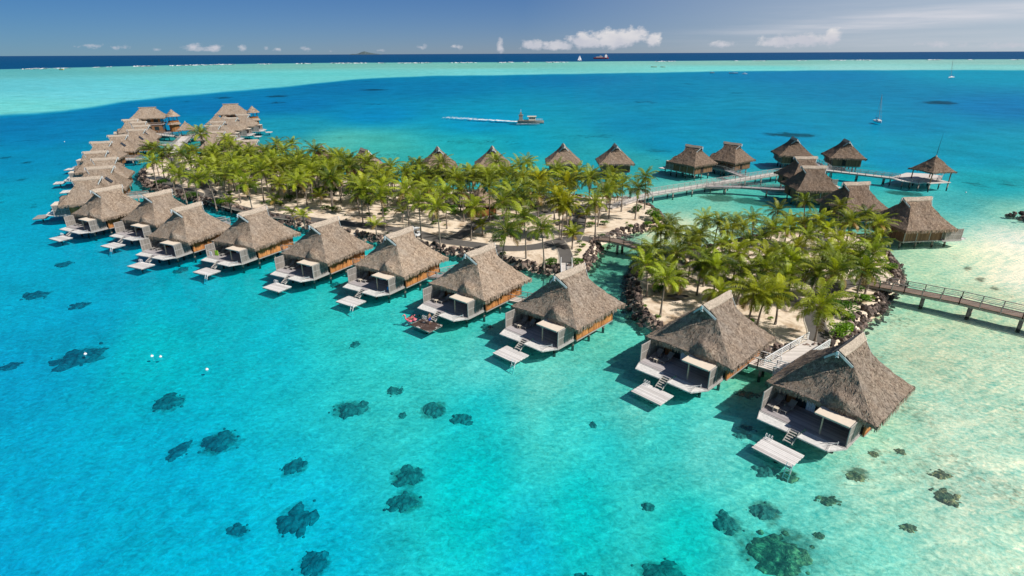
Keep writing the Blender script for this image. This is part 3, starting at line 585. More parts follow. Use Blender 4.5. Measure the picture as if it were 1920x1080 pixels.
def make_bungalow(kind, sky=0):
    """kind 'sea' cedar with pale thatch; kind 'land' browner walls.  local -Y?  front (deck) looks along +Y"""
    root = empty('overwater_bungalow', (0, 0, 0), 0, 'overwater bungalow with thatched roof', 'bungalow', 'overwater bungalows on piles')
    mb, wid, hly, zz = roof_mesh(seed={'sea': 1, 'land': 2}[kind] + sky)
    roof = mb.build('roof', M['thatch'], root)
    # ridge cap: saddle over the top 12% of both slopes
    rc = MB(); K = 14
    for sg in (1, -1):
        for i in range(K):
            for (ta, tb) in ((.90, .95), (.95, 1.0)):
                def pt(t, q):
                    r_ = random.Random(int(q * 100) + sg * 7); dz = .10 + .03 * math.sin(q * 9)
                    return (sg * wid(t) + sg * .06 * (t < 1), (2 * q - 1) * (hly(t) + .12), zz(t) + dz + (.05 if t == 1 else 0))
                q = [pt(ta, i / K), pt(ta, (i + 1) / K), pt(tb, (i + 1) / K), pt(tb, i / K)]
                rc.quad(q if sg == -1 else q[::-1])
            e0, e1 = pt(.90, i / K), pt(.90, (i + 1) / K)
            rc.quad([e0, e1, (e1[0], e1[1], e1[2] - .16), (e0[0], e0[1], e0[2] - .16)])
    rc.build('ridge_cap', M['ridge'], roof)
    for sg in (1, -1):         # barge boards + dark gable panel + finial
        for sx_ in (1, -1):
            b = MB(); a_ = Vector((0, sg * (hly(1) + .16), zz(1) - .02)); c_ = Vector((sx_ * wid(.74), sg * (hly(.76) + .16), zz(.74) - .10)); d = c_ - a_
            b.quad([a_ + Vector((0, 0, .06)), c_ + Vector((0, 0, .06)), c_ - Vector((0, 0, .24)), a_ - Vector((0, 0, .24))])
            b.quad([a_ + Vector((0, -sg * .07, .06)), c_ + Vector((0, -sg * .07, .06)), c_ + Vector((0, 0, .06)), a_ + Vector((0, 0, .06))])
            b.quad([a_ + Vector((0, -sg * .07, -.24)), c_ + Vector((0, -sg * .07, -.24)), c_ + Vector((0, -sg * .07, .06)), a_ + Vector((0, -sg * .07, .06))])
            b.build('barge_board', M['barge'], roof)
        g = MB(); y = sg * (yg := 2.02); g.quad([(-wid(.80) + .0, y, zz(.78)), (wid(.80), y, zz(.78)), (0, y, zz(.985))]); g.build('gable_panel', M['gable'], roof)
        f = MB(); f.box((0, sg * (hly(1) + .24), zz(1) - .18), (.22, .10, .42)); f.bar((-.18, sg * (hly(1) + .3), zz(1) - .42), (.22, sg * (hly(1) + .28), zz(1) - .62), .07); f.bar((.18, sg * (hly(1) + .3), zz(1) - .42), (-.1, sg * (hly(1) + .28), zz(1) - .7), .06)
        f.build('finial', M['white'], roof)
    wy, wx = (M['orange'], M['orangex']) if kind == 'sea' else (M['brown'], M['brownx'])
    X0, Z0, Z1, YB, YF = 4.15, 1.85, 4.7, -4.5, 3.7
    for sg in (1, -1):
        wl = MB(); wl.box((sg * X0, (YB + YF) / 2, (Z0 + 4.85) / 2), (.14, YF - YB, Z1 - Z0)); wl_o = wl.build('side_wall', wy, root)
        wn = MB()
        for k in range(3): wn.box((sg * (X0 + .03), YF - 1.4 - k * 1.15, 3.72), (.14, .85, .42))
        wn.build('window', M['glass'], wl_o)
        fm = MB()
        for yy in (YF, 1.0, -1.8, YB + .1): fm.box((sg * (X0 + .08), yy, (Z0 + Z1) / 2), (.10, .16, Z1 - Z0 - .02))
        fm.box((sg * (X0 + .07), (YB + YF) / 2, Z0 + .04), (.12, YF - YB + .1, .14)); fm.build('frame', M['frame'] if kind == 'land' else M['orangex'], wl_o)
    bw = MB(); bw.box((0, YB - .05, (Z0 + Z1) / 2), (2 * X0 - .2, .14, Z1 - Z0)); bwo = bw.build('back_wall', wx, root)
    dr = MB(); dr.box((.8, YB - .14, 3.05), (1.1, .08, 2.1)); dr.build('door', M['dark'], bwo)
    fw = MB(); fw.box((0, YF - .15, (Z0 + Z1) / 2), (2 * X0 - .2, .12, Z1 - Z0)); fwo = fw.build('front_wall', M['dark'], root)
    gd = MB()
    for k in range(4): gd.box((-2.7 + k * 1.35, YF - .05, 3.2), (1.22, .06, 2.15))
    gd.build('glass_door', M['glass'], fwo)
    cu = MB()
    for k in range(7): cu.box((-1.55 + k * .13, YF + .06 + .05 * (k % 2), 3.1), (.12, .06, 2.0))
    cu.build('curtain', M['curtain'], fwo)
    wp = MB(); wp.box((-3.3, YF + .02, 3.2), (.9, .08, 2.4)); wp.build('cedar_panel', M['orangex'], fwo)
    fl = MB(); fl.box((0, (YB + YF) / 2, 1.82), (2 * X0 + .3, YF - YB, .18)); fl.build('floor', M['frame'], root)
    # deck with the notch for the steps
    dk = MB(); dk.prism([(-4.75, 3.45), (3.9, 3.45), (3.9, 7.1), (3.0, 7.35), (.15, 7.35), (-.1, 7.0), (-.1, 8.25), (-1.1, 8.25), (-1.25, 7.55), (-4.75, 7.55)], 1.86, 2.02)
    dk.build('deck', M['deck'], root)
    fs = MB()
    for a_, b_ in (((-4.75, 3.5), (-4.75, 7.6)), ((3.92, 3.4), (3.92, 7.15)), ((-4.75, 7.6), (-1.2, 7.6)), ((.1, 7.42), (3.0, 7.42)), ((3.0, 7.42), (3.92, 7.15))): fs.bar((*a_, 1.86), (*b_, 1.86), .10, .26)
    fs.build('deck_beam', M['greyrail'], root)
    for pts in ([(-4.7, 7.68), (-1.25, 7.68), (-1.0, 9.0), (-4.15, 9.2)], [(.12, 7.5), (2.55, 7.5), (2.8, 9.1), (0, 9.1)], [(2.65, 7.5), (3.05, 7.5), (4.0, 7.3), (2.92, 9.1)]):
        nb = MB(); nb.prism(pts, 1.90, 1.95); cx_, cy_ = [sum(p[i] for p in pts) / len(pts) for i in (0, 1)]
        nn_ = nb.build('sun_net', M['net'], root)
        fb = MB()
        for a_, b_ in zip(pts, pts[1:] + pts[:1]): fb.bar((*a_, 1.935), (*b_, 1.935), .09, .13)
        fb.build('net_frame', M['greywhite'], nn_)
    # privacy screens
    for sx_, y0, y1 in ((3.84, 3.95, 7.05), (-4.72, 3.95, 7.45)):
        sc = MB(); sc.box((sx_, (y0 + y1) / 2, 3.1), (.06, y1 - y0 - .1, 2.05)); so_ = sc.build('privacy_screen', M['screen'], root)
        ff = MB()
        for yy in (y0, (y0 + y1) / 2, y1): ff.box((sx_, yy, 3.1), (.10, .10, 2.26))
        for z in (2.1, 3.15, 4.18): ff.box((sx_, (y0 + y1) / 2, z), (.085, y1 - y0 - .12, .09))
        ff.build('screen_frame', M['greyrail'], so_)
    lg = MB()      # low divider by the loungers
    lg.box((-4.3, 3.9, 3.1), (.9, .05, 2.0)); lg.build('divider', M['screen'], root)
    # awning
    aw = MB(); aw.prism([(.45, 4.75), (3.75, 4.75), (3.75, 7.25), (.45, 7.25)], 4.26, 4.32); awo = aw.build('awning', M['awning'], root)
    af = MB()
    for y in (4.8, 7.2): af.bar((.48, y, 4.19), (3.72, y, 4.19), .08, .12)
    for x in (.5, 1.6, 2.7, 3.72): af.bar((x, 4.85, 4.20), (x, 7.15, 4.20), .06, .08)
    af.build('awning_frame', M['greyrail'], awo)
    po = MB(); po.box((1.25, 6.95, 3.08), (.12, .12, 2.14)); po.build('awning_post', M['post'], awo)
    # steps down to the swim platform
    st = MB()
    for sx_ in (-1.05, -.15): st.bar((sx_, 8.25, 1.98), (sx_, 9.65, 1.18), .06, .20)
    for k in range(5): st.box((-.6, 8.45 + k * .26, 1.86 - k * .15), (.86, .20, .045))
    st.build('steps', M['greyrail'], root)
    rl = MB(); rl.bar((3.15, 7.3, 2.2), (2.1, 8.3, 2.1), .05, .05); rl.bar((3.3, 7.5, 2.4), (2.5, 8.5, 2.2), .04); rl.bar((3.2, 7.4, 2.0), (3.2, 7.4, 2.45), .06); rl.build('handrail', M['steel'], root)
    for x in (-3.4, 0, 3.4):
        for y in (-4.0, -.6, 3.0, 6.7):
            x_ = x * .93 if y < 6 else (x * .8 - .3); y = min(y, 5.9)
            pl = MB(); pl.tube([(x_, y, 1.75), (x_, y, .2), (x_, y, -4.2)], [.17, .18, .2], 8); pl.build('pile', M['pile'], root, True)
    bmn = MB()
    for y in (-4.0, -.6, 3.0, 6.7): bmn.box((-.2, y, 1.62), (7.6, .22, .22))
    bmn.build('floor_beam', M['frame'], root)
    if sky:   # dark roof light near the eave of one slope
        skl = MB(); C4 = [(.56, -1.35), (.36, -2.75), (.29, -2.35), (.49, -.95)]
        top = [(sky * (wid(t) + .18), y, zz(t) + .18) for t, y in C4]; bot = [(sky * (wid(t) - .1), y, zz(t) - .1) for t, y in C4]
        skl.quad(top)
        for a_, b_, c_, d_ in zip(top, top[1:] + top[:1], bot[1:] + bot[:1], bot): skl.quad([a_, b_, c_, d_])
        skl.build('skylight', M['solar'], roof)
    mirror(root)
    return root

def put(root, cx, cy, h, label, color=(1, 1, 1), name_first=False):
    """front looks opposite to heading h (degrees, direction from deck to back)"""
    root.location = (cx, cy, 0); root.rotation_euler = (0, 0, R(h + 90)); root['label'] = label
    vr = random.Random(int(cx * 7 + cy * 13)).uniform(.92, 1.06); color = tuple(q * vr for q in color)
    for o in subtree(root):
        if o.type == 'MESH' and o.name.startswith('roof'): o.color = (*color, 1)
def from_ridge(a, b, h=None, z=RIDGE_Z):
    """a: pixel of the ridge end over the deck, b: other end"""
    p, q = P(*a, z), P(*b, z); c_ = (p + q) / 2; hh = math.degrees(math.atan2(q.y - p.y, q.x - p.x)) if h is None else h
    return c_.x, c_.y, hh
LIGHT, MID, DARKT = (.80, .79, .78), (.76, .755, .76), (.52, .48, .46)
proto = {('sea', 0): make_bungalow('sea', 0), ('land', 0): make_bungalow('land', 0), ('sea', 1): make_bungalow('sea', 1), ('land', -1): make_bungalow('land', -1)}
used = set(); BUNG = {}
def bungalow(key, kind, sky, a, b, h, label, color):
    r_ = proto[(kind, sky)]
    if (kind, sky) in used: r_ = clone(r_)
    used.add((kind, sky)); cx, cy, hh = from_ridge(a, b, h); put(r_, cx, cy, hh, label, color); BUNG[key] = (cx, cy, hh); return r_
ROWA = [('A1', 0, (1574, 651), (1619, 622), 40, 'nearest bungalow, lower right, with white curtain and wooden platform below its deck', MID),
 ('A2', 0, (1319, 569), (1368, 549), 43, 'second bungalow from the right, joined to the islet by a white railed walkway', MID),
 ('A3', 0, (1044.5, 514.6), (1091.5, 496.6), 47, 'third bungalow from the right in the near row, beside the channel under the footbridge', MID),
 ('A4', 0, (875, 475), (924, 457), 51, 'bungalow whose dark wet swim platform has the pink float beside it', (.92, .90, .88)),
 ('A5', 0, (728, 441), (767.5, 426), 57, 'bungalow with a person in bright blue sitting on its deck', (.95, .93, .9)),
 ('A6', 0, (586, 421), (628, 408), 60, 'sixth bungalow from the right in the near row, with swimming platform empty', LIGHT),
 ('A7', 0, (454, 399), (491, 389), 63, 'seventh bungalow from the right in the near row, with lime towel on its deck', LIGHT),
 ('A8', 0, (329, 392.5), (370, 379), 66, 'eighth bungalow from the right in the near row, in front of the rock wall', LIGHT),
 ('A9', 0, (272.5, 365), (315, 356), 64, 'ninth bungalow from the right in the near row, roof overlapping the one to its left', LIGHT),
 ('A10', 0, (176, 356), (222, 347.5), 62, 'lowest bungalow at the left bend of the row, its gable end in shadow', LIGHT),
 ('A11', 0, (137.5, 334), (184, 331), 22, 'leftmost roof of the row, deck platform with a boarded tip over blue water', LIGHT),
 ('A12', 1, (166, 314), (207.5, 311), 24, 'bungalow with dark skylight just above the leftmost roof', LIGHT),
 ('A13', 0, (176, 297.5), (215, 295), 24, 'left row bungalow whose roof reaches down to the rock shore, third above the bend', LIGHT),
 ('A14', 0, (160, 285), (196, 282.5), 25, 'left row bungalow set furthest out to sea, midway up the row', LIGHT),
 ('A15', 1, (172.5, 266), (205, 265), 18, 'left row bungalow with skylight level with the small boardwalk bridge', LIGHT),
 ('A16', 1, (205, 254), (235, 252.5), 20, 'left row bungalow with skylight, just below the widest far roof', LIGHT),
 ('A17', 1, (240, 243), (270, 242), 18, 'left row bungalow with broad roof and skylight beside the sloping ramp', LIGHT),
 ('A18', 1, (250, 235.5), (277.5, 234.5), 20, 'left row bungalow partly hidden behind the broad roof by the ramp', LIGHT),
 ('A19', 0, (246, 229), (271, 227.5), 26, 'far left row bungalow, second below the two-storey house', LIGHT),
 ('A20', 0, (231, 224.5), (256, 223), 30, 'farthest bungalow of the left row, leaning out to sea', LIGHT)]
for k, sk, a, b, h, lab, colr in ROWA:
    r_ = bungalow(k, 'sea', sk, a, b, h, lab, colr)
    if k == 'A1': nearest = r_
nearest.scale = (.95, .95, .97)      # the nearest house is a little smaller than the rest
ROWB = [('B2', -1, (465, 214), (445, 214.5), 188, 'far cluster bungalow with skylight directly below the far two-storey house', LIGHT),
 ('B3', -1, (442.5, 220), (421, 221), 186, 'far cluster bungalow with skylight, second below the far two-storey house', LIGHT),
 ('B4', -1, (419, 227), (395, 228), 188, 'far cluster bungalow in the middle, half hidden by its right neighbour', LIGHT),
 ('B5', -1, (411, 234.5), (385, 235), 190, 'far cluster bungalow with skylight, behind the tall lone palm', LIGHT),
 ('B6', 0, (417.5, 246), (392.5, 247), 190, 'far cluster bungalow nearest the ramp, facing the lone palm', LIGHT),
 ('B7', 0, (439, 253), (412, 254.5), 192, 'far cluster bungalow with dark gable edge above the palm tops', LIGHT),
 ('B8', 0, (480, 262), (451, 263), 194, 'far cluster bungalow at the edge of the palms, low and rightmost', LIGHT)]
for k, sk, a, b, h, lab, colr in ROWB: bungalow(k, 'land', sk, a, b, h, lab, colr)
def facing(px, py, turn=0, back=2.9):
    """a bungalow whose back gable looks at the viewer: ridge end nearest to us at that pixel"""
    p = P(px, py, RIDGE_Z); d = Vector((p.x, p.y)).normalized(); a_ = math.degrees(math.atan2(-d.y, -d.x)) + turn; v = Vector((math.cos(R(a_)), math.sin(R(a_))))
    return p.x - v.x * back, p.y - v.y * back, a_
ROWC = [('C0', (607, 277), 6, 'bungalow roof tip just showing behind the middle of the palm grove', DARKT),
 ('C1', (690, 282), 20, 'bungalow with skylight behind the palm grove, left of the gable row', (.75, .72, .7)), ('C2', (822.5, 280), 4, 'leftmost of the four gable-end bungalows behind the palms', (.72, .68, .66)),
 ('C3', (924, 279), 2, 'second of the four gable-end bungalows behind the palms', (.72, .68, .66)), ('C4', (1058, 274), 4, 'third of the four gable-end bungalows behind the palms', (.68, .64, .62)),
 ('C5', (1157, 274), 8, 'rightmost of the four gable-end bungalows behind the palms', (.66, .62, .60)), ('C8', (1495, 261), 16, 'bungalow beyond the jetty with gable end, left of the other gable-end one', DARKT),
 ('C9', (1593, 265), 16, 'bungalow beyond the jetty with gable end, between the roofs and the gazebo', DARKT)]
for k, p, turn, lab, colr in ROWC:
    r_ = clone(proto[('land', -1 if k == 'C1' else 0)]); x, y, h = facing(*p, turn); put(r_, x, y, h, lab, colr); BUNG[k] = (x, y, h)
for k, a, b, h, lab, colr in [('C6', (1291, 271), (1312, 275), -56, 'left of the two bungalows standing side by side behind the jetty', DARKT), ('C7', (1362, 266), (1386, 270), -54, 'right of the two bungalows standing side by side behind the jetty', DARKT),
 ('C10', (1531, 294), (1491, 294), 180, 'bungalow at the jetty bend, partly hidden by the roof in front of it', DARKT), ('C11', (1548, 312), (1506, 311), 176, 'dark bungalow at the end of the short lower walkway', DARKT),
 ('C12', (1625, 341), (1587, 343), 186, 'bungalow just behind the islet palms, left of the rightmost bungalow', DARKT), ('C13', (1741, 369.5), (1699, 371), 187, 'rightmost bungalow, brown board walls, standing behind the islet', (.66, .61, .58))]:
    bungalow(k, 'land', 0, a, b, h, lab, colr)

def local(key, x, y, z=0):
    cx, cy, h = BUNG[key]; a_ = R(h + 90); x = -x; return Vector((cx + x * math.cos(a_) - y * math.sin(a_), cy + x * math.sin(a_) + y * math.cos(a_), z))
# ------------------------------------------------------------------ swim platforms
def make_platform(m, ladder=True, rails=True):
    r_ = empty('swim_platform', (0, 0, 0), 0, 'swim platform', 'platform', 'swim platforms below the bungalow decks')
    d = MB(); n_ = 10
    for k in range(n_):
        y0 = -1.33 + k * 2.66 / n_; d.box((0, y0 + .133, .99 + (k % 3) * .004), (3.8 + (.06 if k % 2 else 0), .25, .07))
    d.build('boards', m, r_)
    f = MB()
    for x in (-1.75, 1.75): f.box((x, 0, .87), (.12, 2.6, .16))
    for y in (-1.2, 1.2): f.box((0, y, .86), (3.38, .12, .14))
    f.bar((-1.5, 0, .8), (1.5, 0, .8), .16); f.build('frame', M['frame'], r_)
    p = MB(); p.tube([(0, 0, .8), (0, 0, -.1), (0, 0, -4.2)], [.14, .16, .18], 8); p.build('pile', M['pile'], r_, True)
    if ladder:
        l = MB()
        for x in (1.45, 1.95): l.bar((x, 1.2, 1.35), (x + .12, 2.15, -.9), .07, .07)
        for k in range(6): t = .12 + k * .16; l.bar((1.45 + .12 * t, 1.2 + .95 * t, 1.35 - 2.25 * t), (1.95 + .12 * t, 1.2 + .95 * t, 1.35 - 2.25 * t), .07, .05)
        l.build('ladder', M['white'], r_)
    if rails:
        q = MB()
        for k in range(3):
            x = -1.75 + k * .28; q.tube([(x, -1.2, 1.0), (x, -1.2, 1.5), (x, -1.05, 1.62), (x, -.9, 1.5), (x, -.9, 1.0)], .025, 6)
        q.build('handrail', M['white'], r_)
    mirror(r_)
    return r_
plats = {'A1': (1, 1, 'deckwhite', 'bleached swim platform with looped white handrails below the nearest bungalow'), 'A2': (0, 1, 'deckwhite', 'bleached swim platform without ladder below the second bungalow from the right'),
 'A3': (1, 0, 'deckwhite', 'bleached swim platform with long white ladder, right of the pink float'), 'A4': (0, 1, 'deckwet', 'dark wet swim platform with a man standing on it'),
 'A5': (1, 0, 'deckwhite', 'swim platform with ladder below the deck with the person in blue'), 'A6': (0, 1, 'deckwhite', 'swim platform below the sixth bungalow from the right of the near row'),
 'A7': (1, 0, 'deckwhite', 'swim platform with ladder below the deck with the lime towel'), 'A8': (0, 1, 'deckwhite', 'swim platform below the eighth bungalow of the near row'),
 'A9': (1, 0, 'deckwhite', 'swim platform with ladder below the ninth bungalow of the near row'), 'A10': (0, 1, 'deckwhite', 'swim platform at the left bend of the bungalow row'),
 'A11': (0, 1, 'frame', 'small dark swim platform below the leftmost roof'), 'A12': (0, 0, 'deckwhite', 'swim platform out to the left, above the leftmost roof'), 'A13': (0, 0, 'deckwhite', 'swim platform of the left row, third above the bend'),
 'A14': (0, 0, 'deckwhite', 'swim platform of the left row, furthest out to sea'), 'A15': (0, 0, 'deckwhite', 'small far swim platform in the upper left row'), 'B2': (0, 0, 'deckwhite', 'farthest swim platform, right of the far cluster'), 'B3': (0, 0, 'deckwhite', 'swim platform right of the far cluster, second from the end'),
 'C6': (0, 0, 'deckwhite', 'pale swim platform left of the two side-by-side bungalows'), 'C11': (0, 0, 'deckwhite', 'pale swim platform right of the dark bungalow on the lower walkway')}
pp = {}
for k, (ld, rl_, mt, lab) in plats.items():
    r_ = clone(pp[(ld, rl_, mt)]) if (ld, rl_, mt) in pp else make_platform(M[mt], ld, rl_)
    pp[(ld, rl_, mt)] = r_; c_ = local(k, -.6, 10.9); r_.location = c_; r_.rotation_euler = (0, 0, R(BUNG[k][2] + 90)); r_['label'] = lab
# ------------------------------------------------------------------ loungers, small tables
def make_lounger():
    r_ = empty('sun_lounger', (0, 0, 0), 0, 'grey slatted sun lounger', 'sun lounger', 'sun loungers on the bungalow decks')
    s_ = MB(); s_.box((0, .35, .32), (.66, 1.35, .06)); s_.build('seat', M['lounge'], r_)
    b_ = MB(); b_.bar((0, -.30, .33), (0, -.95, .85), .66, .06); b_.build('backrest', M['lounge'], r_)
    for x in (-.3, .3):
        for y in (.95, -.35): l = MB(); l.box((x, y, .15), (.06, .06, .30)); l.build('leg', M['frame'], r_)
    a = MB()
    for x in (-.36, .36): a.box((x, -.1, .52), (.06, .6, .05)); a.box((x, .15, .42), (.05, .05, .2))
    a.build('armrest', M['frame'], r_)
    return r_
lo = None; tb = None
ORD = {'A1': 'nearest bungalow', 'A2': 'second bungalow from the right', 'A3': 'third bungalow from the right', 'A4': 'bungalow with the wet platform', 'A5': 'bungalow with the person in blue', 'A6': 'sixth bungalow from the right', 'A7': 'bungalow with the lime towel', 'A8': 'eighth bungalow of the near row', 'A9': 'ninth bungalow of the near row', 'A10': 'bungalow at the left bend'}
for k, lab in ORD.items():
    for i, (x, y) in enumerate(((-3.9, 5.3), (-2.6, 5.1))):
        lo = clone(lo) if lo else make_lounger(); lo.location = local(k, x, y, 2.02); lo.rotation_euler = (0, 0, R(BUNG[k][2] + 90 + random.uniform(-8, 8)))
        lo['label'] = f'{("left", "right")[i]} grey sun lounger on the deck of the {lab}'
    if k in ('A1', 'A2', 'A3', 'A4', 'A5'):
        if tb is None:
            tb = empty('side_table', (0, 0, 0), 0, '', 'side table', 'small tables between the loungers'); q = MB(); q.box((0, 0, .42), (.5, .5, .05)); q.build('table_top', M['cabin'], tb)
            for x in (-.2, .2):
                for y in (-.2, .2): l = MB(); l.box((x, y, .2), (.06, .06, .39)); l.build('leg', M['cabin'], tb)
        else: tb = clone(tb)
        tb.location = local(k, -3.35, 6.2, 2.02); tb.rotation_euler = (0, 0, R(BUNG[k][2] + 92)); tb['label'] = f'small square wooden table by the loungers of the {lab}'
# ------------------------------------------------------------------ pavilions and the two-storey houses
def pavilion(name, label, cat, x, y, rz, hw, ez, rzz, floor, posts=True, color=LIGHT, railed=False, walls=False):
    r_ = empty(name, (x, y, 0), R(rz), label, cat)
    mb, *_ = roof_mesh(hw=hw, hl=hw, ez=ez, rz=rzz, pyramid=True, bulge=False, seed=int(hw * 10), fr=.5, thick=.28); ro = mb.build('roof', M['thatch'], r_); ro.color = (*color, 1)
    cp = MB(); cp.lathe([(.35, rzz - .3), (.22, rzz + .05), (.05, rzz + .3)], 8); cp.build('finial', M['ridge'], ro)
    a = hw * .78
    for sx_ in (-1, 1):
        for sy_ in (-1, 1): p = MB(); p.box((sx_ * a, sy_ * a, (floor + ez) / 2), (.2, .2, ez - floor)); p.build('post', M['brown'], r_)
    f = MB(); f.box((0, 0, floor - .1), (2 * a + .8, 2 * a + .8, .2)); f.build('floor', M['walk'], r_)
    if railed:
        q = MB()
        for s in (-1, 1):
            for z in (.5, 1.0): q.box((s * a, 0, floor + z), (.07, 2 * a - .2, .08)); q.box((0, s * a, floor + z), (2 * a - .2, .07, .08))
        q.build('railing', M['greyrail'], r_)
    if walls:
        q = MB()
        for s in (-1, 1): q.box((s * (a - .03), 0, floor + .8), (.1, 2 * a - .25, 1.5)); q.box((0, s * (a - .03), floor + .8), (2 * a - .25, .1, 1.5))
        q.build('wall', M['orangex'], r_)
    for sx_ in (-1, 1):
        for sy_ in (-1, 1): p = MB(); p.tube([(sx_ * a, sy_ * a, floor - .2), (sx_ * a, sy_ * a, -4)], .18, 8); p.build('pile', M['pile'], r_, True)
    return r_
gz = P(1743, 338, 2.2); g_ = pavilion('gazebo', 'open thatched gazebo with an aerial on its peak at the jetty end', 'gazebo', gz.x, gz.y, 12, 4.0, 5.2, 9.0, 2.2, color=DARKT)
q = MB(); q.tube([(0, 0, 9.0), (.1, 0, 12.0), (.3, 0, 15.2)], [.07, .045, .02], 6); q.build('aerial', M['black'], g_)
gz2 = P(352, 254, 2.2); pavilion('gazebo', 'small open thatched gazebo at the top of the sloping ramp', 'gazebo', gz2.x, gz2.y, 20, 3.6, 5.0, 8.3, 2.2)
ih = P(902, 402, SAND_Z); pavilion('thatched_hut', 'round-roofed thatched hut among the palms in the middle of the main island', 'hut', ih.x, ih.y, 35, 3.2, 4.2, 8.2, SAND_Z + .15, color=(.8, .76, .72), walls=True)
def suite(label, cx, cy, rz, flip=1):
    r_ = empty('two_storey_house', (cx, cy, 0), R(rz), label, 'house', 'two-storey overwater houses')
    mb, wid, hly, zz = roof_mesh(hw=6.2, hl=7.2, ez=9.0, rz=13.3, tf=.9, yf=3.4, yr=3.6, bulge=False, seed=5, fr=.6); ro = mb.build('roof', M['thatch'], r_); ro.color = (*LIGHT, 1)
    c_ = MB(); c_.box((0, 0, 13.35), (.9, 7.4, .25)); c_.build('ridge_cap', M['ridge'], ro)
    u_ = MB(); u_.box((0, 0, 7.6), (8.2, 9.5, 3.3)); uo = u_.build('upper_wall', M['orangex'], r_)
    l_ = MB(); l_.box((-.6, 0, 4.0), (8.8, 10.5, 3.9)); lo_ = l_.build('lower_wall', M['brownx'], r_)
    for s in (-1, 1):
        for z, o in ((7.6, uo), (4.2, lo_)):
            for k in range(3): wn = MB(); wn.box((-2.4 + k * 2.4, s * (4.78 if z > 6 else 5.28), z), (1.6, .08, 1.7)); wn.build('window', M['glass'], o)
            for k in range(3): wn = MB(); wn.box((s * 4.14 if z > 6 else (-.6 + s * 4.44), -3 + k * 3, z), (.08, 1.8, 1.7)); wn.build('window', M['glass'], o)
    b_ = MB(); b_.box((0, 0, 5.9), (10.6, 12, .2)); b_.build('balcony', M['deck'], r_)
    q = MB()
    for s in (-1, 1):
        for z in (6.4, 6.9): q.box((s * 5.2, 0, z), (.08, 11.8, .09)); q.box((0, s * 5.9, z), (10.3, .08, .09))
    q.build('railing', M['greyrail'], r_)
    d = MB(); d.box((0, 0, 1.9), (14, 16, .22)); d.build('deck', M['deck'], r_)
    # round stair tower with its own conical thatch, and a lean-to roof below
    tx, ty = flip * 0.0, -9.6
    tw = MB(); tw.lathe([(2.2, 2.0), (2.2, 5.6), (2.3, 5.7), (2.3, 6.9)], 14, (tx, ty, 0)); two = tw.build('tower', M['orangex'], r_)
    for k in range(6): a = k * math.pi / 3; p = MB(); p.box((tx + 2 * math.cos(a), ty + 2 * math.sin(a), 8.0), (.16, .16, 2.3)); p.build('post', M['brown'], two)
    cn = MB(); cn.lathe([(3.3, 9.0), (2.2, 10.1), (1.1, 11.1), (.1, 12.2)], 18, (tx, ty, 0)); co_ = cn.build('tower_roof', M['thatch'], two); co_.color = (*LIGHT, 1)
    lr = MB(); lr.lathe([(3.1, 5.3), (2.3, 6.3)], 18, (tx - .2, ty, 0)); lo2 = lr.build('lower_roof', M['thatch'], two); lo2.color = (*LIGHT, 1)
    sd_ = MB(); sd_.box((-7.2, 3, 4.0), (5.0, 5.5, 3.6)); so_ = sd_.build('side_wing', M['brownx'], r_)
    mb, *_ = roof_mesh(hw=3.6, hl=3.9, ez=6.0, rz=8.8, pyramid=True, bulge=False, seed=6, fr=.4); ob = mb.build('wing_roof', M['thatch'], so_); ob.location = (-7.2, 3, 0); ob.color = (*LIGHT, 1)
    for x in (-5.5, 0, 5.5):
        for y in (-7, -2.5, 2.5, 7): p = MB(); p.tube([(x, y, 1.8), (x, y, -4)], .2, 8); p.build('pile', M['pile'], r_, True)
    return r_
s1 = P(287, 248, 2); suite('nearer two-storey thatched house with orange stair tower at top of left row', s1.x, s1.y, 110)
s2 = P(440, 239, 2); suite('farther two-storey thatched house with stair tower behind the right-hand cluster', s2.x, s2.y, 108)
pv = P(410, 244, 2); pavilion('gazebo', 'small pyramid-roofed pavilion left of the far cluster below the farther two-storey house', 'gazebo', pv.x, pv.y, 10, 4.2, 5.5, 9.3, 2.2)

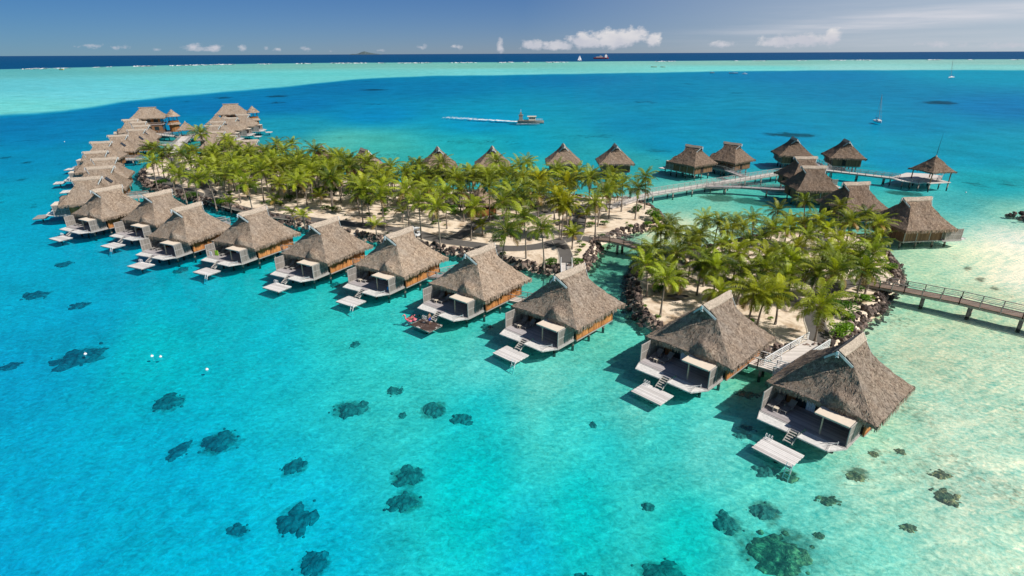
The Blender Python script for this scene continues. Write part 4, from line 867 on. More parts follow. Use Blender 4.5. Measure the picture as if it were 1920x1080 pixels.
# ------------------------------------------------------------------ walkways
def walkway(name, label, pts, wd=2.2, mdeck='walk', rails=(1, 1), pile_gap=8.0, pile_r=.17, railm='greyrail', cat='walkway', panels=True, bottom=-4.0):
    """pts: list of Vector (z = deck height)"""
    r_ = empty(name, (0, 0, 0), 0, label, cat); o0 = Vector((pts[0].x, pts[0].y, 0)); r_.location = o0; pts = [p - o0 for p in pts]
    dk, bm_, rl = MB(), MB(), [MB(), MB()]; d_acc = 0; edges = []
    for i, p in enumerate(pts):
        a = pts[max(i - 1, 0)]; b = pts[min(i + 1, len(pts) - 1)]; t = Vector((b.x - a.x, b.y - a.y, 0)).normalized(); nn = Vector((-t.y, t.x, 0))
        k = 1.0
        if 0 < i < len(pts) - 1: t1 = (p - a).xy.normalized(); k = 1 / max(.5, abs(t1.dot(t.xy)))
        edges.append((p + nn * wd / 2 * k, p - nn * wd / 2 * k))
    for i in range(len(pts) - 1):
        (a, b), (c_, d) = edges[i], edges[i + 1]; up = Vector((0, 0, .14))
        for q in ((a, b, d, c_), (a - up, c_ - up, d - up, b - up), (a, c_, c_ - up, a - up), (b, b - up, d - up, d)): dk.quad(q)
        for s, (u_, v_) in enumerate(((a, c_), (b, d))):
            inn = ((b - a) if s == 0 else (a - b)).normalized() * .14; bm_.bar(u_ + inn - Vector((0, 0, .30)), v_ + inn - Vector((0, 0, .30)), .16, .32)
            if rails[s]:
                L_ = (v_ - u_).length; n_ = max(1, round(L_ / 2.2))
                for k in range(n_ + 1):
                    q = u_.lerp(v_, k / n_); rl[s].bar(q - Vector((0, 0, .25)), q + Vector((0, 0, 1.0)), .09, .09)
                for z, w_ in ((1.02, .11), (.72, .05), (.48, .05), (.24, .05)): rl[s].bar(u_ + Vector((0, 0, z)), v_ + Vector((0, 0, z)), w_, w_ * .8)
    dk.build('deck', M[mdeck], r_); bm_.build('beam', M['frame'], r_)
    for s in (0, 1):
        if rails[s]: rl[s].build('railing', M[railm], r_)
    tot = sum((pts[i + 1] - pts[i]).length for i in range(len(pts) - 1)); n_ = max(1, int(tot / pile_gap)); acc = 0; want = [(k + .5) * tot / n_ for k in range(n_)]
    for i in range(len(pts) - 1):
        L_ = (pts[i + 1] - pts[i]).length
        for wv in want:
            if acc <= wv < acc + L_:
                q = pts[i].lerp(pts[i + 1], (wv - acc) / L_); t = (pts[i + 1] - pts[i]).normalized(); nn = Vector((-t.y, t.x, 0)) * wd * .36
                for s in (-1, 1): p = MB(); p.tube([q + nn * s - Vector((0, 0, .4)), Vector((q.x, q.y, 0)) + nn * s * 1.15 + Vector((0, 0, bottom))], pile_r, 8); p.build('pile', M['pile'], r_, True)
                cb = MB(); cb.bar(q - nn * 1.25 - Vector((0, 0, .55)), q + nn * 1.25 - Vector((0, 0, .55)), .25, .25); cb.build('cross_beam', M['frame'], r_)
        acc += L_
    return r_
PZ = lambda x, y, z: P(x, y, z)
e1, e2 = PZ(1801, 563, 2.4), PZ(1920, 591, 2.4)
walkway('footbridge', 'long brown railed footbridge running from the islet off the right edge', [PZ(1617, 529, 1.6), PZ(1655, 535, 2.1), PZ(1698, 543, 2.3), e1, e2, e2 + (e2 - e1) * 1.2], 2.3, 'walkdark', pile_gap=5.2, pile_r=.24, cat='bridge')
walkway('footbridge', 'short arched brown footbridge between main island and islet', [PZ(1110, 449, 1.5), PZ(1128, 447, 2.1), PZ(1150, 449, 2.5), PZ(1175, 455, 2.5), PZ(1200, 463, 2.1), PZ(1224, 471, 1.5)], 2.4, 'walkdark', pile_gap=9, pile_r=.25, cat='bridge')
walkway('jetty', 'long white-decked jetty curving from the main island past the bungalows to the gazebo', [PZ(1140, 389, 1.6), PZ(1215, 364, 2.1), PZ(1300, 350, 2.2), PZ(1400, 334, 2.2), PZ(1462, 324, 2.2), PZ(1545, 318, 2.2), PZ(1625, 327, 2.2), PZ(1685, 334, 2.2)], 2.6, 'walk', pile_gap=7, cat='jetty')
walkway('walkway', 'lower grey walkway branching off the jetty to the dark bungalow', [PZ(1322, 349, 2.0), PZ(1390, 350, 2.0), PZ(1480, 356, 2.0)], 1.9, 'deck', pile_gap=8)
walkway('walkway', 'sloping deck joining the two side-by-side bungalows to the jetty', [PZ(1335, 313, 2.1), PZ(1362, 318, 2.1), PZ(1398, 331, 2.1)], 2.0, 'deck', pile_gap=6)
walkway('walkway', 'dark boarded link between the gable-end bungalow and the jetty bend', [PZ(1525, 303, 2.1), PZ(1545, 312, 2.1), PZ(1552, 318, 2.15)], 2.0, 'deck', pile_gap=6)
# gazebo terrace
tr_ = empty('jetty_terrace', (gz.x, gz.y, 0), 0, 'wide white boarded terrace on piles around the aerial gazebo', 'terrace')
tp = [PZ(*p, 2.1) - Vector((gz.x, gz.y, 0)) for p in [(1666, 333), (1700, 323.5), (1735, 325), (1768, 329), (1764, 339), (1722, 343), (1690, 339)]]
q = MB(); q.prism([(p.x, p.y) for p in tp][::-1], 1.88, 2.06); q.build('deck', M['walk'], tr_)
q = MB()
for a, b in zip(tp[3:], tp[4:]):
    n_ = 5
    for k in range(n_ + 1): s = a.lerp(b, k / n_); q.bar((s.x, s.y, 2.05), (s.x, s.y, 3.0), .08)
    for z in (.35, .7, .98): q.bar((a.x, a.y, 2.05 + z), (b.x, b.y, 2.05 + z), .06)
q.build('railing', M['greyrail'], tr_)
for p in tp + [(tp[4] + tp[5]) / 2, (tp[5] + tp[6]) / 2, (tp[3] + tp[5]) / 2, (tp[2] + tp[6]) / 2]:
    q = MB(); s = p * .94; q.tube([(s.x, s.y, 1.9), (s.x, s.y, -4)], .17, 8); q.build('pile', M['pile'], tr_, True)
walkway('walkway', 'white railed walkway from the islet path to the two nearest bungalows', [PZ(1534, 643, 1.7), PZ(1500, 664, 1.9), PZ(1452, 694, 1.95)], 2.6, 'walk', railm='white', pile_gap=6)
q2 = local('A2', 3.9, -2.6, 1.95)
walkway('walkway', 'short grey link from the railed walkway to the second bungalow from the right', [PZ(1458, 690, 1.9), PZ(1425, 680, 1.9), Vector((q2.x, q2.y, 1.9))], 2.0, 'walk', railm='white', pile_gap=7)
q1 = local('A1', -3.9, -2.5, 1.9)
walkway('walkway', 'short link tucked under the left eave of the nearest bungalow', [PZ(1452, 696, 1.88), Vector((q1.x, q1.y, 1.88))], 1.8, 'walk', railm='white', pile_gap=5)
q3 = local('A3', .8, -4.6, 1.9); q4 = local('A4', 3.9, -2.2, 1.9)
walkway('walkway', 'pale walkway with white rails from the island path toward the third bungalow', [PZ(1062, 493, 1.6), PZ(1062, 506, 1.85), PZ(1063, 520, 1.9), Vector((q3.x, q3.y, 1.9))], 1.9, 'walk', railm='white', pile_gap=6)
walkway('walkway', 'short boarded link between the third and fourth bungalows', [Vector((q3.x - 3, q3.y + 1, 1.85)), Vector((q4.x, q4.y, 1.85))], 1.8, 'walk', railm='greyrail', pile_gap=6)
prev = None
for i, (ka, txt) in enumerate([('A5', 'link to the shore behind the bungalow with the person in blue'), ('A6', 'link to the shore behind the sixth bungalow'), ('A7', 'link to the shore behind the bungalow with the lime towel'), ('A8', 'link to the shore behind the eighth bungalow'), ('A9', 'link to the shore behind the ninth bungalow'), ('A10', 'link behind the bungalow at the left bend')]):
    a = local(ka, 3.9, -2.2, 1.9); b = local(ka, 6.2, -3.0, 1.9); c_ = local(ka, 7.6, -9.5, 1.6)
    walkway('walkway', 'weathered ' + txt, [a, b, c_], 1.8, 'deck', pile_gap=6)
walkway('walkway', 'steep pale ramp rising from the palms to the small gazebo on the left', [PZ(316, 291, 1.6), PZ(330, 276, 1.9), PZ(350, 256, 2.2)], 4.2, 'walk', pile_gap=8)
walkway('walkway', 'upper left boardwalk in front of the nearer two-storey house', [PZ(282, 249, 2.1), PZ(310, 253, 2.1), PZ(346, 257, 2.1)], 3.2, 'walk', pile_gap=9)
walkway('walkway', 'left boardwalk beside the foot of the steep ramp', [PZ(284, 272, 2.0), PZ(305, 271, 2.0), PZ(332, 270, 2.0)], 2.4, 'walk', pile_gap=9)
walkway('walkway', 'long boardwalk from the small gazebo toward the far right cluster', [PZ(354, 258, 2.1), PZ(376, 252, 2.1), PZ(400, 240, 2.1), PZ(425, 232, 2.1)], 2.4, 'walk', pile_gap=9)
walkway('walkway', 'small bridge between the left row and the rocky shore, upper one', [PZ(230, 298, 2.0), PZ(269, 297, 1.9)], 2.0, 'walk', pile_gap=8)
walkway('walkway', 'small bridge between the left row and the rocky shore, lower one', [PZ(236, 369, 1.9), PZ(280, 366, 1.6)], 2.0, 'walk', pile_gap=8)
# ------------------------------------------------------------------ palms
def palm_meshes(seed, size=3.1, nf=21, young=False):
    rnd = random.Random(seed); leaf = MB(); tone = []
    for k in range(nf):
        yaw = k * 2.39996 + rnd.uniform(-.3, .3); u_ = (k + .5) / nf; pit = R(78 - 95 * u_ + rnd.uniform(-9, 9)) if not young else R(80 - 65 * u_)
        L_ = size * rnd.uniform(.85, 1.12) * (.72 + .28 * math.sin(math.pi * min(1, u_ + .25))); droop = rnd.uniform(1.0, 1.5) + .35 * u_
        pts = []; p = Vector((0, 0, 0)); d_el = pit; NS = 9
        for i in range(NS + 1):
            pts.append(p.copy()); p = p + Vector((math.cos(yaw) * math.cos(d_el), math.sin(yaw) * math.cos(d_el), math.sin(d_el))) * (L_ / NS); d_el -= droop / NS * (0.5 + i / NS)
        dead = 1 if (u_ > .86 and rnd.random() < .75) else 0; tn = rnd.uniform(.0, 1.0) * (1.0 - .2 * u_)
        nb = len(leaf.f)
        for i in range(NS):
            a, b = pts[i], pts[i + 1]; w_ = .035 * (1 - i / NS) + .008; s = Vector((-math.sin(yaw), math.cos(yaw), 0)) * w_; leaf.quad([a - s, a + s, b + s * .85, b - s * .85], m=2)
            up = Vector((0, 0, w_)); leaf.quad([a - up, a + up, b + up * .85, b - up * .85], m=2)
        nl = 23
        for i in range(nl):
            t = .16 + .84 * i / (nl - 1); f_ = t * NS; i0 = min(int(f_), NS - 1); c_ = pts[i0].lerp(pts[i0 + 1], f_ - i0); ax = (pts[i0 + 1] - pts[i0]).normalized()
            sd_ = Vector((-math.sin(yaw), math.cos(yaw), 0)); up = sd_.cross(ax) * -1; up = up if up.z > 0 else -up
            ll = size * .215 * math.sin(math.pi * (.14 + .80 * t)) ** .75 * rnd.uniform(.85, 1.15); wl = .034 * size / 3
            for s in (-1, 1):
                dr = (sd_ * s * rnd.uniform(.75, 1) + ax * rnd.uniform(.45, .75) + up * rnd.uniform(-.05, .22)).normalized()
                mid = c_ + dr * ll * .55; tip = c_ + dr * ll * .92 - Vector((0, 0, ll * rnd.uniform(.28, .55)))
                e = ax * wl; leaf.quad([c_ - e, c_ + e, mid + e * 1.1, mid - e * 1.1], m=dead); leaf.quad([mid - e * 1.1, mid + e * 1.1, tip + e * .2, tip - e * .2], m=dead)
        tone += [tn] * (len(leaf.f) - nb)
    return leaf, tone
def nuts(mb):
    for k in range(6):
        a = k * 1.05; c_ = Vector((math.cos(a) * .22, math.sin(a) * .22, -.22 - .06 * (k % 2))); mb.lathe([(.02, -.13), (.1, -.07), (.12, 0), (.08, .09), (.02, .12)], 6, c_)
PALM = []
for s in range(7):
    young = s >= 5; lf, tone = palm_meshes(40 + s, 3.6 if not young else 2.6, 23 if not young else 13, young)
    me_o = lf.build('crown', [M['frond'], M['deadfrond'], M['rachis']]); a = me_o.data.attributes.new('tone', 'FLOAT', 'FACE'); a.data.foreach_set('value', tone)
    crown_me = me_o.data; bpy.data.objects.remove(me_o)
    tk = MB(); h = 1.0; rnd = random.Random(s); bx, by = (rnd.uniform(-.10, .10), rnd.uniform(-.10, .10))
    prof = [(t, Vector((bx * t * t, by * t * t, t))) for t in [0, .06, .2, .4, .6, .8, 1.0]]
    PALM.append((crown_me, bx, by))
TRUNKS = {}
def trunk_mesh(bx, by, h, lean):
    key = (round(bx, 2), round(by, 2), round(h * 2) / 2, round(lean, 1))
    if key not in TRUNKS:
        tk = MB(); hh = key[2]; tk.tube([(bx * hh * t * t + lean * t * hh * .6 * (.3 + .7 * t), by * hh * t * t, hh * t) for t in (-.05, .03, .12, .3, .5, .7, .88, 1)], [.30, .22, .16, .135, .125, .115, .11, .13], 8)
        o = tk.build('trunk', M['trunk'], None, True); TRUNKS[key] = o.data; bpy.data.objects.remove(o)
    return TRUNKS[key], key[2]
PALM_XY = []
nutmb = MB(); nuts(nutmb); _o = nutmb.build('coconuts', M['rachis'], None, True); NUT_ME = _o.data; bpy.data.objects.remove(_o)
def palm(x, y, z, h, label, group, kind=0, sc=1.0, tint=(1, 1, 1), lean=0.0, rz=None):
    """x, y is where the crown is; the trunk foot follows from the trunk's curve"""
    cm, bx, by = PALM[kind]; rz = random.uniform(0, 6.28) if rz is None else rz; tm, hh = trunk_mesh(bx, by, h, lean)
    ox, oy = bx * hh + lean * hh * .6, by * hh; wx, wy = ox * math.cos(rz) - oy * math.sin(rz), ox * math.sin(rz) + oy * math.cos(rz)
    r_ = empty('coconut_palm', (x - wx, y - wy, z), rz, label, 'palm tree', group)
    t = bpy.data.objects.new('trunk', tm); col.objects.link(t); t.parent = r_
    c_ = bpy.data.objects.new('crown', cm); col.objects.link(c_); c_.parent = r_; c_.location = (ox, oy, hh); c_.scale = (sc * 1.14,) * 3; c_.color = (*tint, 1); c_.rotation_euler = (random.uniform(-.12, .12), random.uniform(-.12, .12), random.uniform(0, 6))
    if h > 4 and random.random() < .6: n_ = bpy.data.objects.new('coconuts', NUT_ME); col.objects.link(n_); n_.parent = r_; n_.location = (ox, oy, hh)
    PALM_XY.append((x, y)); return r_
zz2 = lambda x, y: (240 + x / 4, 180 + y / 4)
zz3 = lambda x, y: (600 + x / 4, 240 + y / 4)
zz4 = lambda x, y: (960 + x / 4, 240 + y / 4)
zz6 = lambda x, y: (1150 + x / 3.368, 330 + y / 3.368)
MAINP = [zz2(*p) for p in [(180, 500), (250, 430), (180, 400), (330, 540), (380, 600), (400, 440), (460, 410), (510, 620), (590, 600), (640, 430), (700, 420), (660, 520), (770, 370), (740, 330), (810, 570), (900, 520), (890, 430), (1000, 570), (1030, 420), (1120, 370), (1230, 370), (1170, 410), (1130, 540), (1200, 480), (1280, 480), (1400, 410), (1330, 620), (1520, 640), (1590, 470), (1660, 540), (1770, 700), (1790, 500), (1880, 660), (880, 650), (720, 600), (560, 520), (1500, 560)]]
MAINP += [zz3(*p) for p in [(150, 210), (80, 390), (220, 300), (310, 500), (350, 260), (420, 330), (450, 520), (530, 290), (640, 330), (640, 480), (700, 310), (740, 400), (740, 560), (880, 600), (910, 270), (1060, 480), (1030, 380), (1140, 340), (1150, 600), (1320, 250), (1260, 370), (1380, 350), (1270, 440), (1360, 560), (1450, 500), (1520, 540), (1560, 260), (1530, 380), (1640, 400), (1740, 460), (1780, 320), (1880, 400), (1530, 670), (1400, 780), (1660, 770), (1830, 580)]]
MAINP += [zz4(*p) for p in [(180, 420), (410, 420), (340, 540), (400, 560), (590, 380), (690, 470), (740, 400), (830, 430), (950, 460), (620, 560)]]
grp = 'coconut palms of the main island grove'
LM = 'coconut palm with full feathery crown in the dense grove of the main island'
LY = 'yellow-leaved coconut palm in the right part of the main island grove'
rndp = random.Random(5)
def yel(px): return 980 < px < 1075
for px, py in MAINP:
    h = rndp.uniform(6.3, 8.2); c_ = P(px, py, SAND_Z + h + .1); y_ = yel(px) and 330 < py < 400
    palm(c_.x, c_.y, SAND_Z, h, LY if y_ else LM, grp, rndp.randrange(5), rndp.uniform(.9, 1.08), (1.35, 1.12, .8) if y_ else (rndp.uniform(.85, 1.12),) * 3)
for px, py, h in [(375, 252, 12.0)]:
    c_ = P(px, py, SAND_Z + h); palm(c_.x, c_.y, SAND_Z, h, 'tall lone coconut palm standing above the grove near the ramp', grp, 2, 1.1)
LOWM = [zz2(1100, 790), zz2(1310, 900), zz2(1440, 760), zz3(620, 620), zz3(1220, 740), zz3(420, 740), zz3(1890, 800), zz4(440, 640), zz4(460, 800), zz4(560, 650), (430, 380), (548, 402)]
for i, (px, py) in enumerate(LOWM):
    h = rndp.uniform(1.6, 3.2); c_ = P(px, py, SAND_Z + h); palm(c_.x, c_.y, SAND_Z, h, 'low young coconut palm on open sand of the main island', 'young palms on the main island', 5 + i % 2, 1.0, (1.15, 1.1, .9))
# fill the grove behind the palms placed above
A = np.array(MAIN); x0, y0 = A.min(0); x1, y1 = A.max(0); tries = 0; cnt = 0
hutxy = Vector((ih.x, ih.y))
def proj(x, y, z):
    dp = y * math.cos(PITCH) + (CAM_H - z) * math.sin(PITCH); return 960 + F_PX * x / dp, 540 + F_PX * ((CAM_H - z) * math.cos(PITCH) - y * math.sin(PITCH)) / dp
KEEP = [(872, 335, 935, 400), (660, 268, 735, 318), (790, 268, 858, 325), (888, 268, 965, 325), (590, 262, 620, 300)]
while tries < 9000 and cnt < 165:
    tries += 1; x, y = rndp.uniform(x0, x1), rndp.uniform(y0, y1)
    d = poly_dist(np.array([x]), np.array([y]), MAIN)[0]
    if d < 2.5 or path_dist(x, y) < 1.2 or (Vector((x, y)) - hutxy).length < 5: continue
    # keep the open southern strip clear: the grove starts inland
    px_s = F_PX * x / (y * math.cos(PITCH) + (CAM_H - SAND_Z) * math.sin(PITCH)) + 960
    dep = y * math.cos(PITCH) + (CAM_H - SAND_Z) * math.sin(PITCH); py_s = 540 + F_PX * ((CAM_H - SAND_Z) * math.cos(PITCH) - y * math.sin(PITCH)) / dep
    lim = np.interp(px_s, [260, 400, 600, 800, 900, 1000, 1100, 1250], [342, 366, 402, 428, 440, 438, 425, 385])
    if py_s > lim or py_s < np.interp(px_s, [260, 330, 400, 500, 570, 600, 640, 700, 800, 900, 960, 1000, 1100], [332, 328, 318, 320, 328, 336, 342, 354, 364, 368, 364, 358, 358]): continue
    if min((x - a) ** 2 + (y - b) ** 2 for a, b in PALM_XY) < ((3.1 if py_s < np.interp(px_s, [260, 400, 600, 800, 1000, 1250], [342, 352, 378, 396, 398, 368]) else 5.0) + .6 * rndp.random()) ** 2: continue
    h = rndp.uniform(4.6, 7.8); cx_, cy_ = proj(x, y, SAND_Z + h)
    if any(a < cx_ < c and b < cy_ < d for a, b, c, d in KEEP): continue
    tn_ = rndp.uniform(.65, 1.12); palm(x, y, SAND_Z, h, LM, grp, rndp.randrange(5), rndp.uniform(.82, 1.1), (tn_ * rndp.uniform(.92, 1.08), tn_, tn_)); cnt += 1
ISLP = [(575, 290), (665, 290), (760, 310), (880, 270), (1040, 220), (1010, 340), (1110, 290), (1205, 170), (1300, 290), (1430, 190), (1500, 290), (1600, 250), (1680, 300), (1680, 400), (540, 390), (690, 430), (850, 420), (940, 390), (1160, 450), (1420, 390), (300, 360), (350, 310), (390, 370), (260, 460), (400, 500), (210, 560), (330, 660), (570, 560), (640, 590), (780, 490), (830, 600), (960, 520), (1080, 570), (1140, 540), (1240, 570), (1100, 640), (960, 610), (890, 740), (960, 770), (1040, 740), (1400, 560), (1390, 500), (1560, 520), (1580, 590), (1330, 480), (1640, 480), (720, 350), (1230, 380), (1350, 340), (480, 440), (1060, 480), (1280, 620), (1480, 470), (1200, 300), (820, 330)]
for i, p in enumerate(ISLP):
    px, py = zz6(*p); big = p[1] > 480; h = rndp.uniform(4.4, 6.0) if not big else rndp.uniform(4.2, 5.6); c_ = P(px, py, SAND_Z + h)
    palm(c_.x, c_.y, SAND_Z, h, 'coconut palm with bright feathery crown on the small islet', 'coconut palms of the islet', rndp.randrange(5), rndp.uniform(.74, .96) * (1.06 if big else .9), (lambda q: (q * rndp.uniform(.92, 1.12), q, q * .9))(rndp.uniform(.72, 1.15)))
xs_i = np.array(ISLET); (x0, y0), (x1, y1) = xs_i.min(0), xs_i.max(0); cnt = 0
for _ in range(4000):
    x, y = rndp.uniform(x0, x1), rndp.uniform(y0, y1)
    if cnt >= 12 or poly_dist(np.array([x]), np.array([y]), ISLET)[0] < 2 or path_dist(x, y) < 1 or y < 74 or min((x - a) ** 2 + (y - b) ** 2 for a, b in PALM_XY) < 3.3 ** 2: continue
    h = rndp.uniform(3.0, 4.4); palm(x, y, SAND_Z, h, 'coconut palm with bright feathery crown on the small islet', 'coconut palms of the islet', rndp.randrange(5), rndp.uniform(.75, .9), (rndp.uniform(.8, 1.1),) * 3); cnt += 1
c_ = P(1537, 577, SAND_Z + 4.5); palm(c_.x, c_.y, SAND_Z, 4.5, 'leaning coconut palm with drooping dry fronds beside the grey path end on the islet', 'coconut palms of the islet', 1, 1.1, (.8, .8, .85), .35, 1.0)
c_ = P(1565, 512, SAND_Z + 5.5); palm(c_.x, c_.y, SAND_Z, 5.5, 'palm with pale leaning trunk near the long footbridge on the islet', 'coconut palms of the islet', 3, 1.0, (.95, .95, .9), .4, .3)

# ------------------------------------------------------------------ bushes and small plants
BUSH = []
for s in range(4):
    rnd = random.Random(s); mb = MB(); tone = []
    blobs = [(Vector((rnd.uniform(-.5, .5), rnd.uniform(-.5, .5), rnd.uniform(.2, .6))), rnd.uniform(.35, .6)) for _ in range(6)]
    for _ in range(950):
        c_, r_ = rnd.choice(blobs); v = Vector((rnd.gauss(0, 1), rnd.gauss(0, 1), abs(rnd.gauss(0, 1)) * .9)).normalized(); p = c_ + v * r_ * rnd.uniform(.75, 1.08)
        q = Matrix.Rotation(rnd.uniform(0, 6.28), 3, 'Z') @ Matrix.Rotation(rnd.uniform(-.9, .9), 3, 'X'); a = q @ Vector((.075, 0, 0)); b = q @ Vector((0, .05, 0)); n0 = len(mb.f)
        mb.quad([p - a, p - b, p + a, p + b]); tone.append(rnd.random())
    o = mb.build('foliage', M['bush']); a = o.data.attributes.new('tone', 'FLOAT', 'FACE'); a.data.foreach_set('value', tone); BUSH.append(o.data); bpy.data.objects.remove(o)
stem = MB()
for k in range(5): stem.tube([(0, 0, -.1), (math.cos(k * 1.3) * .2, math.sin(k * 1.3) * .2, .3), (math.cos(k * 1.3) * .4, math.sin(k * 1.3) * .4, .7)], [.05, .035, .02], 5)
_o = stem.build('stems', M['trunk']); STEM = _o.data; bpy.data.objects.remove(_o)
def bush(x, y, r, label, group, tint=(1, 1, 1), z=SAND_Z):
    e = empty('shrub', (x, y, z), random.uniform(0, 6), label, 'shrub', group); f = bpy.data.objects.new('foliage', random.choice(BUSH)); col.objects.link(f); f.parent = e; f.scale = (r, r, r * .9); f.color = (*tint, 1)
    if r > .7: s = bpy.data.objects.new('stems', STEM); col.objects.link(s); s.parent = e; s.scale = (r * .8,) * 3
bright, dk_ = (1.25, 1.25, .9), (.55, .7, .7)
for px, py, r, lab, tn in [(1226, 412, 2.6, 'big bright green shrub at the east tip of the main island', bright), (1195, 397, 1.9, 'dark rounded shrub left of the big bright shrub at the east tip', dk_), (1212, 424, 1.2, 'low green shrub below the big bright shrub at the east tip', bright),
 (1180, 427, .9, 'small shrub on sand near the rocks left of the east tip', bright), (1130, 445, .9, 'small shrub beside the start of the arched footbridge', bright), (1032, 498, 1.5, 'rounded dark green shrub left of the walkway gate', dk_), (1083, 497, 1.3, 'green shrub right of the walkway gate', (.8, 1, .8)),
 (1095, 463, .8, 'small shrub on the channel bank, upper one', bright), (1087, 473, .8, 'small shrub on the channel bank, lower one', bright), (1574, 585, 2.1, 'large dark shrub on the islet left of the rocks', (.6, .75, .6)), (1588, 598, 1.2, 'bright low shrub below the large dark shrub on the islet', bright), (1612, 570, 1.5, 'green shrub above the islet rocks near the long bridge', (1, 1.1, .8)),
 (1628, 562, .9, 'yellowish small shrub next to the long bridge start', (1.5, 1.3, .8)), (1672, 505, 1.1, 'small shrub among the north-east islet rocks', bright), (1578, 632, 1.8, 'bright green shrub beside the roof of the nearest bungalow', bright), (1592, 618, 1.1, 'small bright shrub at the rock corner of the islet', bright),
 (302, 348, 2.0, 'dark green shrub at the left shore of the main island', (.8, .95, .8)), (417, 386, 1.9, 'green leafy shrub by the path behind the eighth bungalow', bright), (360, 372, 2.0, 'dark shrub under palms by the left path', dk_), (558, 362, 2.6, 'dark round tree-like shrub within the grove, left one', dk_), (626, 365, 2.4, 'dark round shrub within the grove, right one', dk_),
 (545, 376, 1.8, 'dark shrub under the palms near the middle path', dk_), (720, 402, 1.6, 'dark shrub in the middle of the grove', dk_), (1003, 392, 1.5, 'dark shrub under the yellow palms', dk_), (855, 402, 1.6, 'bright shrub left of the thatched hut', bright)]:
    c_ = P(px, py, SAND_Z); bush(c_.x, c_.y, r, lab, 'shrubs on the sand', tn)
rb = random.Random(9); k = 0
A = np.array(ISLET); x0, y0 = A.min(0); x1, y1 = A.max(0)
while k < 20:
    x, y = rb.uniform(x0, x1), rb.uniform(y0, y1); dd = poly_dist(np.array([x]), np.array([y]), ISLET)[0]
    if dd < 1 or path_dist(x, y) < .6 or (k < 12 and (dd > 5 or x < (x0 + x1) / 2)): continue
    bush(x, y, rb.uniform(.6, 1.3), 'leafy green shrub on the islet sand under the palms', 'shrubs under the islet palms', rb.choice([bright, (.8, .95, .7), (1, 1.1, .8)])); k += 1
A = np.array(MAIN); x0, y0 = A.min(0); x1, y1 = A.max(0); k = 0
while k < 46:
    x, y = rb.uniform(x0, x1), rb.uniform(y0, y1)
    if poly_dist(np.array([x]), np.array([y]), MAIN)[0] < 4 or path_dist(x, y) < 1.2 or min((x - a) ** 2 + (y - b) ** 2 for a, b in PALM_XY) > 3.2 ** 2: continue
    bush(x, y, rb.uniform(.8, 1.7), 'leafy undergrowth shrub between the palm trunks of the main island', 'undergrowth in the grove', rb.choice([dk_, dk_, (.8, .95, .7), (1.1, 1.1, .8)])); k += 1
for poly, n_, where in ((MAIN, 90, 'main island'), (ISLET, 34, 'islet')):
    A = np.array(poly); x0, y0 = A.min(0); x1, y1 = A.max(0); k = 0
    while k < n_:
        x, y = rb.uniform(x0, x1), rb.uniform(y0, y1); d = poly_dist(np.array([x]), np.array([y]), poly)[0]
        if d < .6 or d > (3.2 if rb.random() < .8 else 30) or path_dist(x, y) < .5: continue
        bush(x, y, rb.uniform(.28, .62), f'tiny green plant growing in the sand of the {where}', f'tiny plants on the {where} sand', rb.choice([bright, (1, 1.1, .8), (1.5, 1.3, .8)])); k += 1

# ------------------------------------------------------------------ coral heads
def coral(px, py, rx, ry, brown, label, i):
    p = P(px, py, -.3); z = bed_z(p.x, p.y); p = P(px, py, z + .15); ex = (P(px + rx, py, z) - P(px, py, z)).length; ey = (P(px, py + ry, z) - P(px, py - ry, z)).length / 2
    mb = MB(); rnd = random.Random(i); dep_ = WL - z
    big = ex > .9
    lumps = [(0, 0, .74 if big else 1.0, .7 if big else 1.0)]
    if big:
        for q in range(rnd.randint(5, 8)):
            a = rnd.uniform(0, 6.28); d = rnd.uniform(.45, .85); lumps.append((d * math.cos(a), d * math.sin(a), rnd.uniform(.18, .42), rnd.uniform(.2, .45)))
    for li, (lx, ly, sx_, sy_) in enumerate(lumps):
        off = Vector((i * 5.3 + li * 3.7, 2.1 + li, 0)); NR_, NT_ = (9, 48) if li == 0 else (6, 22); ring = []
        rx_, ry_ = ex * sx_, ey * (sy_ if li else sx_); hgt = min(dep_ * rnd.uniform(.5, .85), .15 + .3 * min(rx_, ry_)); bx_, by_ = lx * ex, ly * ey
        for r in range(NR_ + 1):
            row = []
            for t in range(NT_):
                a = 2 * math.pi * t / NT_; q = r / NR_; v = Vector((math.cos(a), math.sin(a), 0))
                k = 1 + .42 * mnoise.noise(v * 1.1 + off) + .26 * mnoise.noise(v * 2.9 + off) + .16 * mnoise.noise(v * 7 + off)
                x, y = bx_ + rx_ * q * k * v.x, by_ + ry_ * q * k * v.y
                zt = hgt * (1 - q ** 2.4) * (.7 + .7 * mnoise.noise(Vector((x * 1.1, y * 1.1, i)))) + .16 * mnoise.noise(Vector((x * 2.8, y * 2.8, i * 3.)))
                row.append((x, y, -.2 if r == NR_ else min(max(zt, -.1), dep_ * .9)))
            ring.append(row)
        for r in range(NR_):
            for t in range(NT_):
                t2 = (t + 1) % NT_; mb.quad([ring[r][t], ring[r][t2], ring[r + 1][t2], ring[r + 1][t]])
    for _ in range(int(3 + ex * 1.2)):     # stray knobs round the rim
        a = rnd.uniform(0, 6.28); d = rnd.uniform(.75, 1.2); s = rnd.uniform(.06, .20) * min(1.6, max(.6, ex / 2)); cx_, cy_ = ex * d * math.cos(a), ey * d * math.sin(a)
        mb.lathe([(s * .7, -.1), (s, s * .3), (s * .7, s * .8), (.02, s)], 7, (cx_, cy_, 0))
    o = mb.build('coral_head', M['coral' if brown else 'coraldeep'], None, True); o.location = (p.x, p.y, z); o.color = (1.6, 1.4, 1.2, 1) if brown else (1.25, 1.75, 1.9, 1); tag(o, label, 'coral', 'coral heads under the clear water')
for i, c_ in enumerate(CORALS): coral(*c_, i)

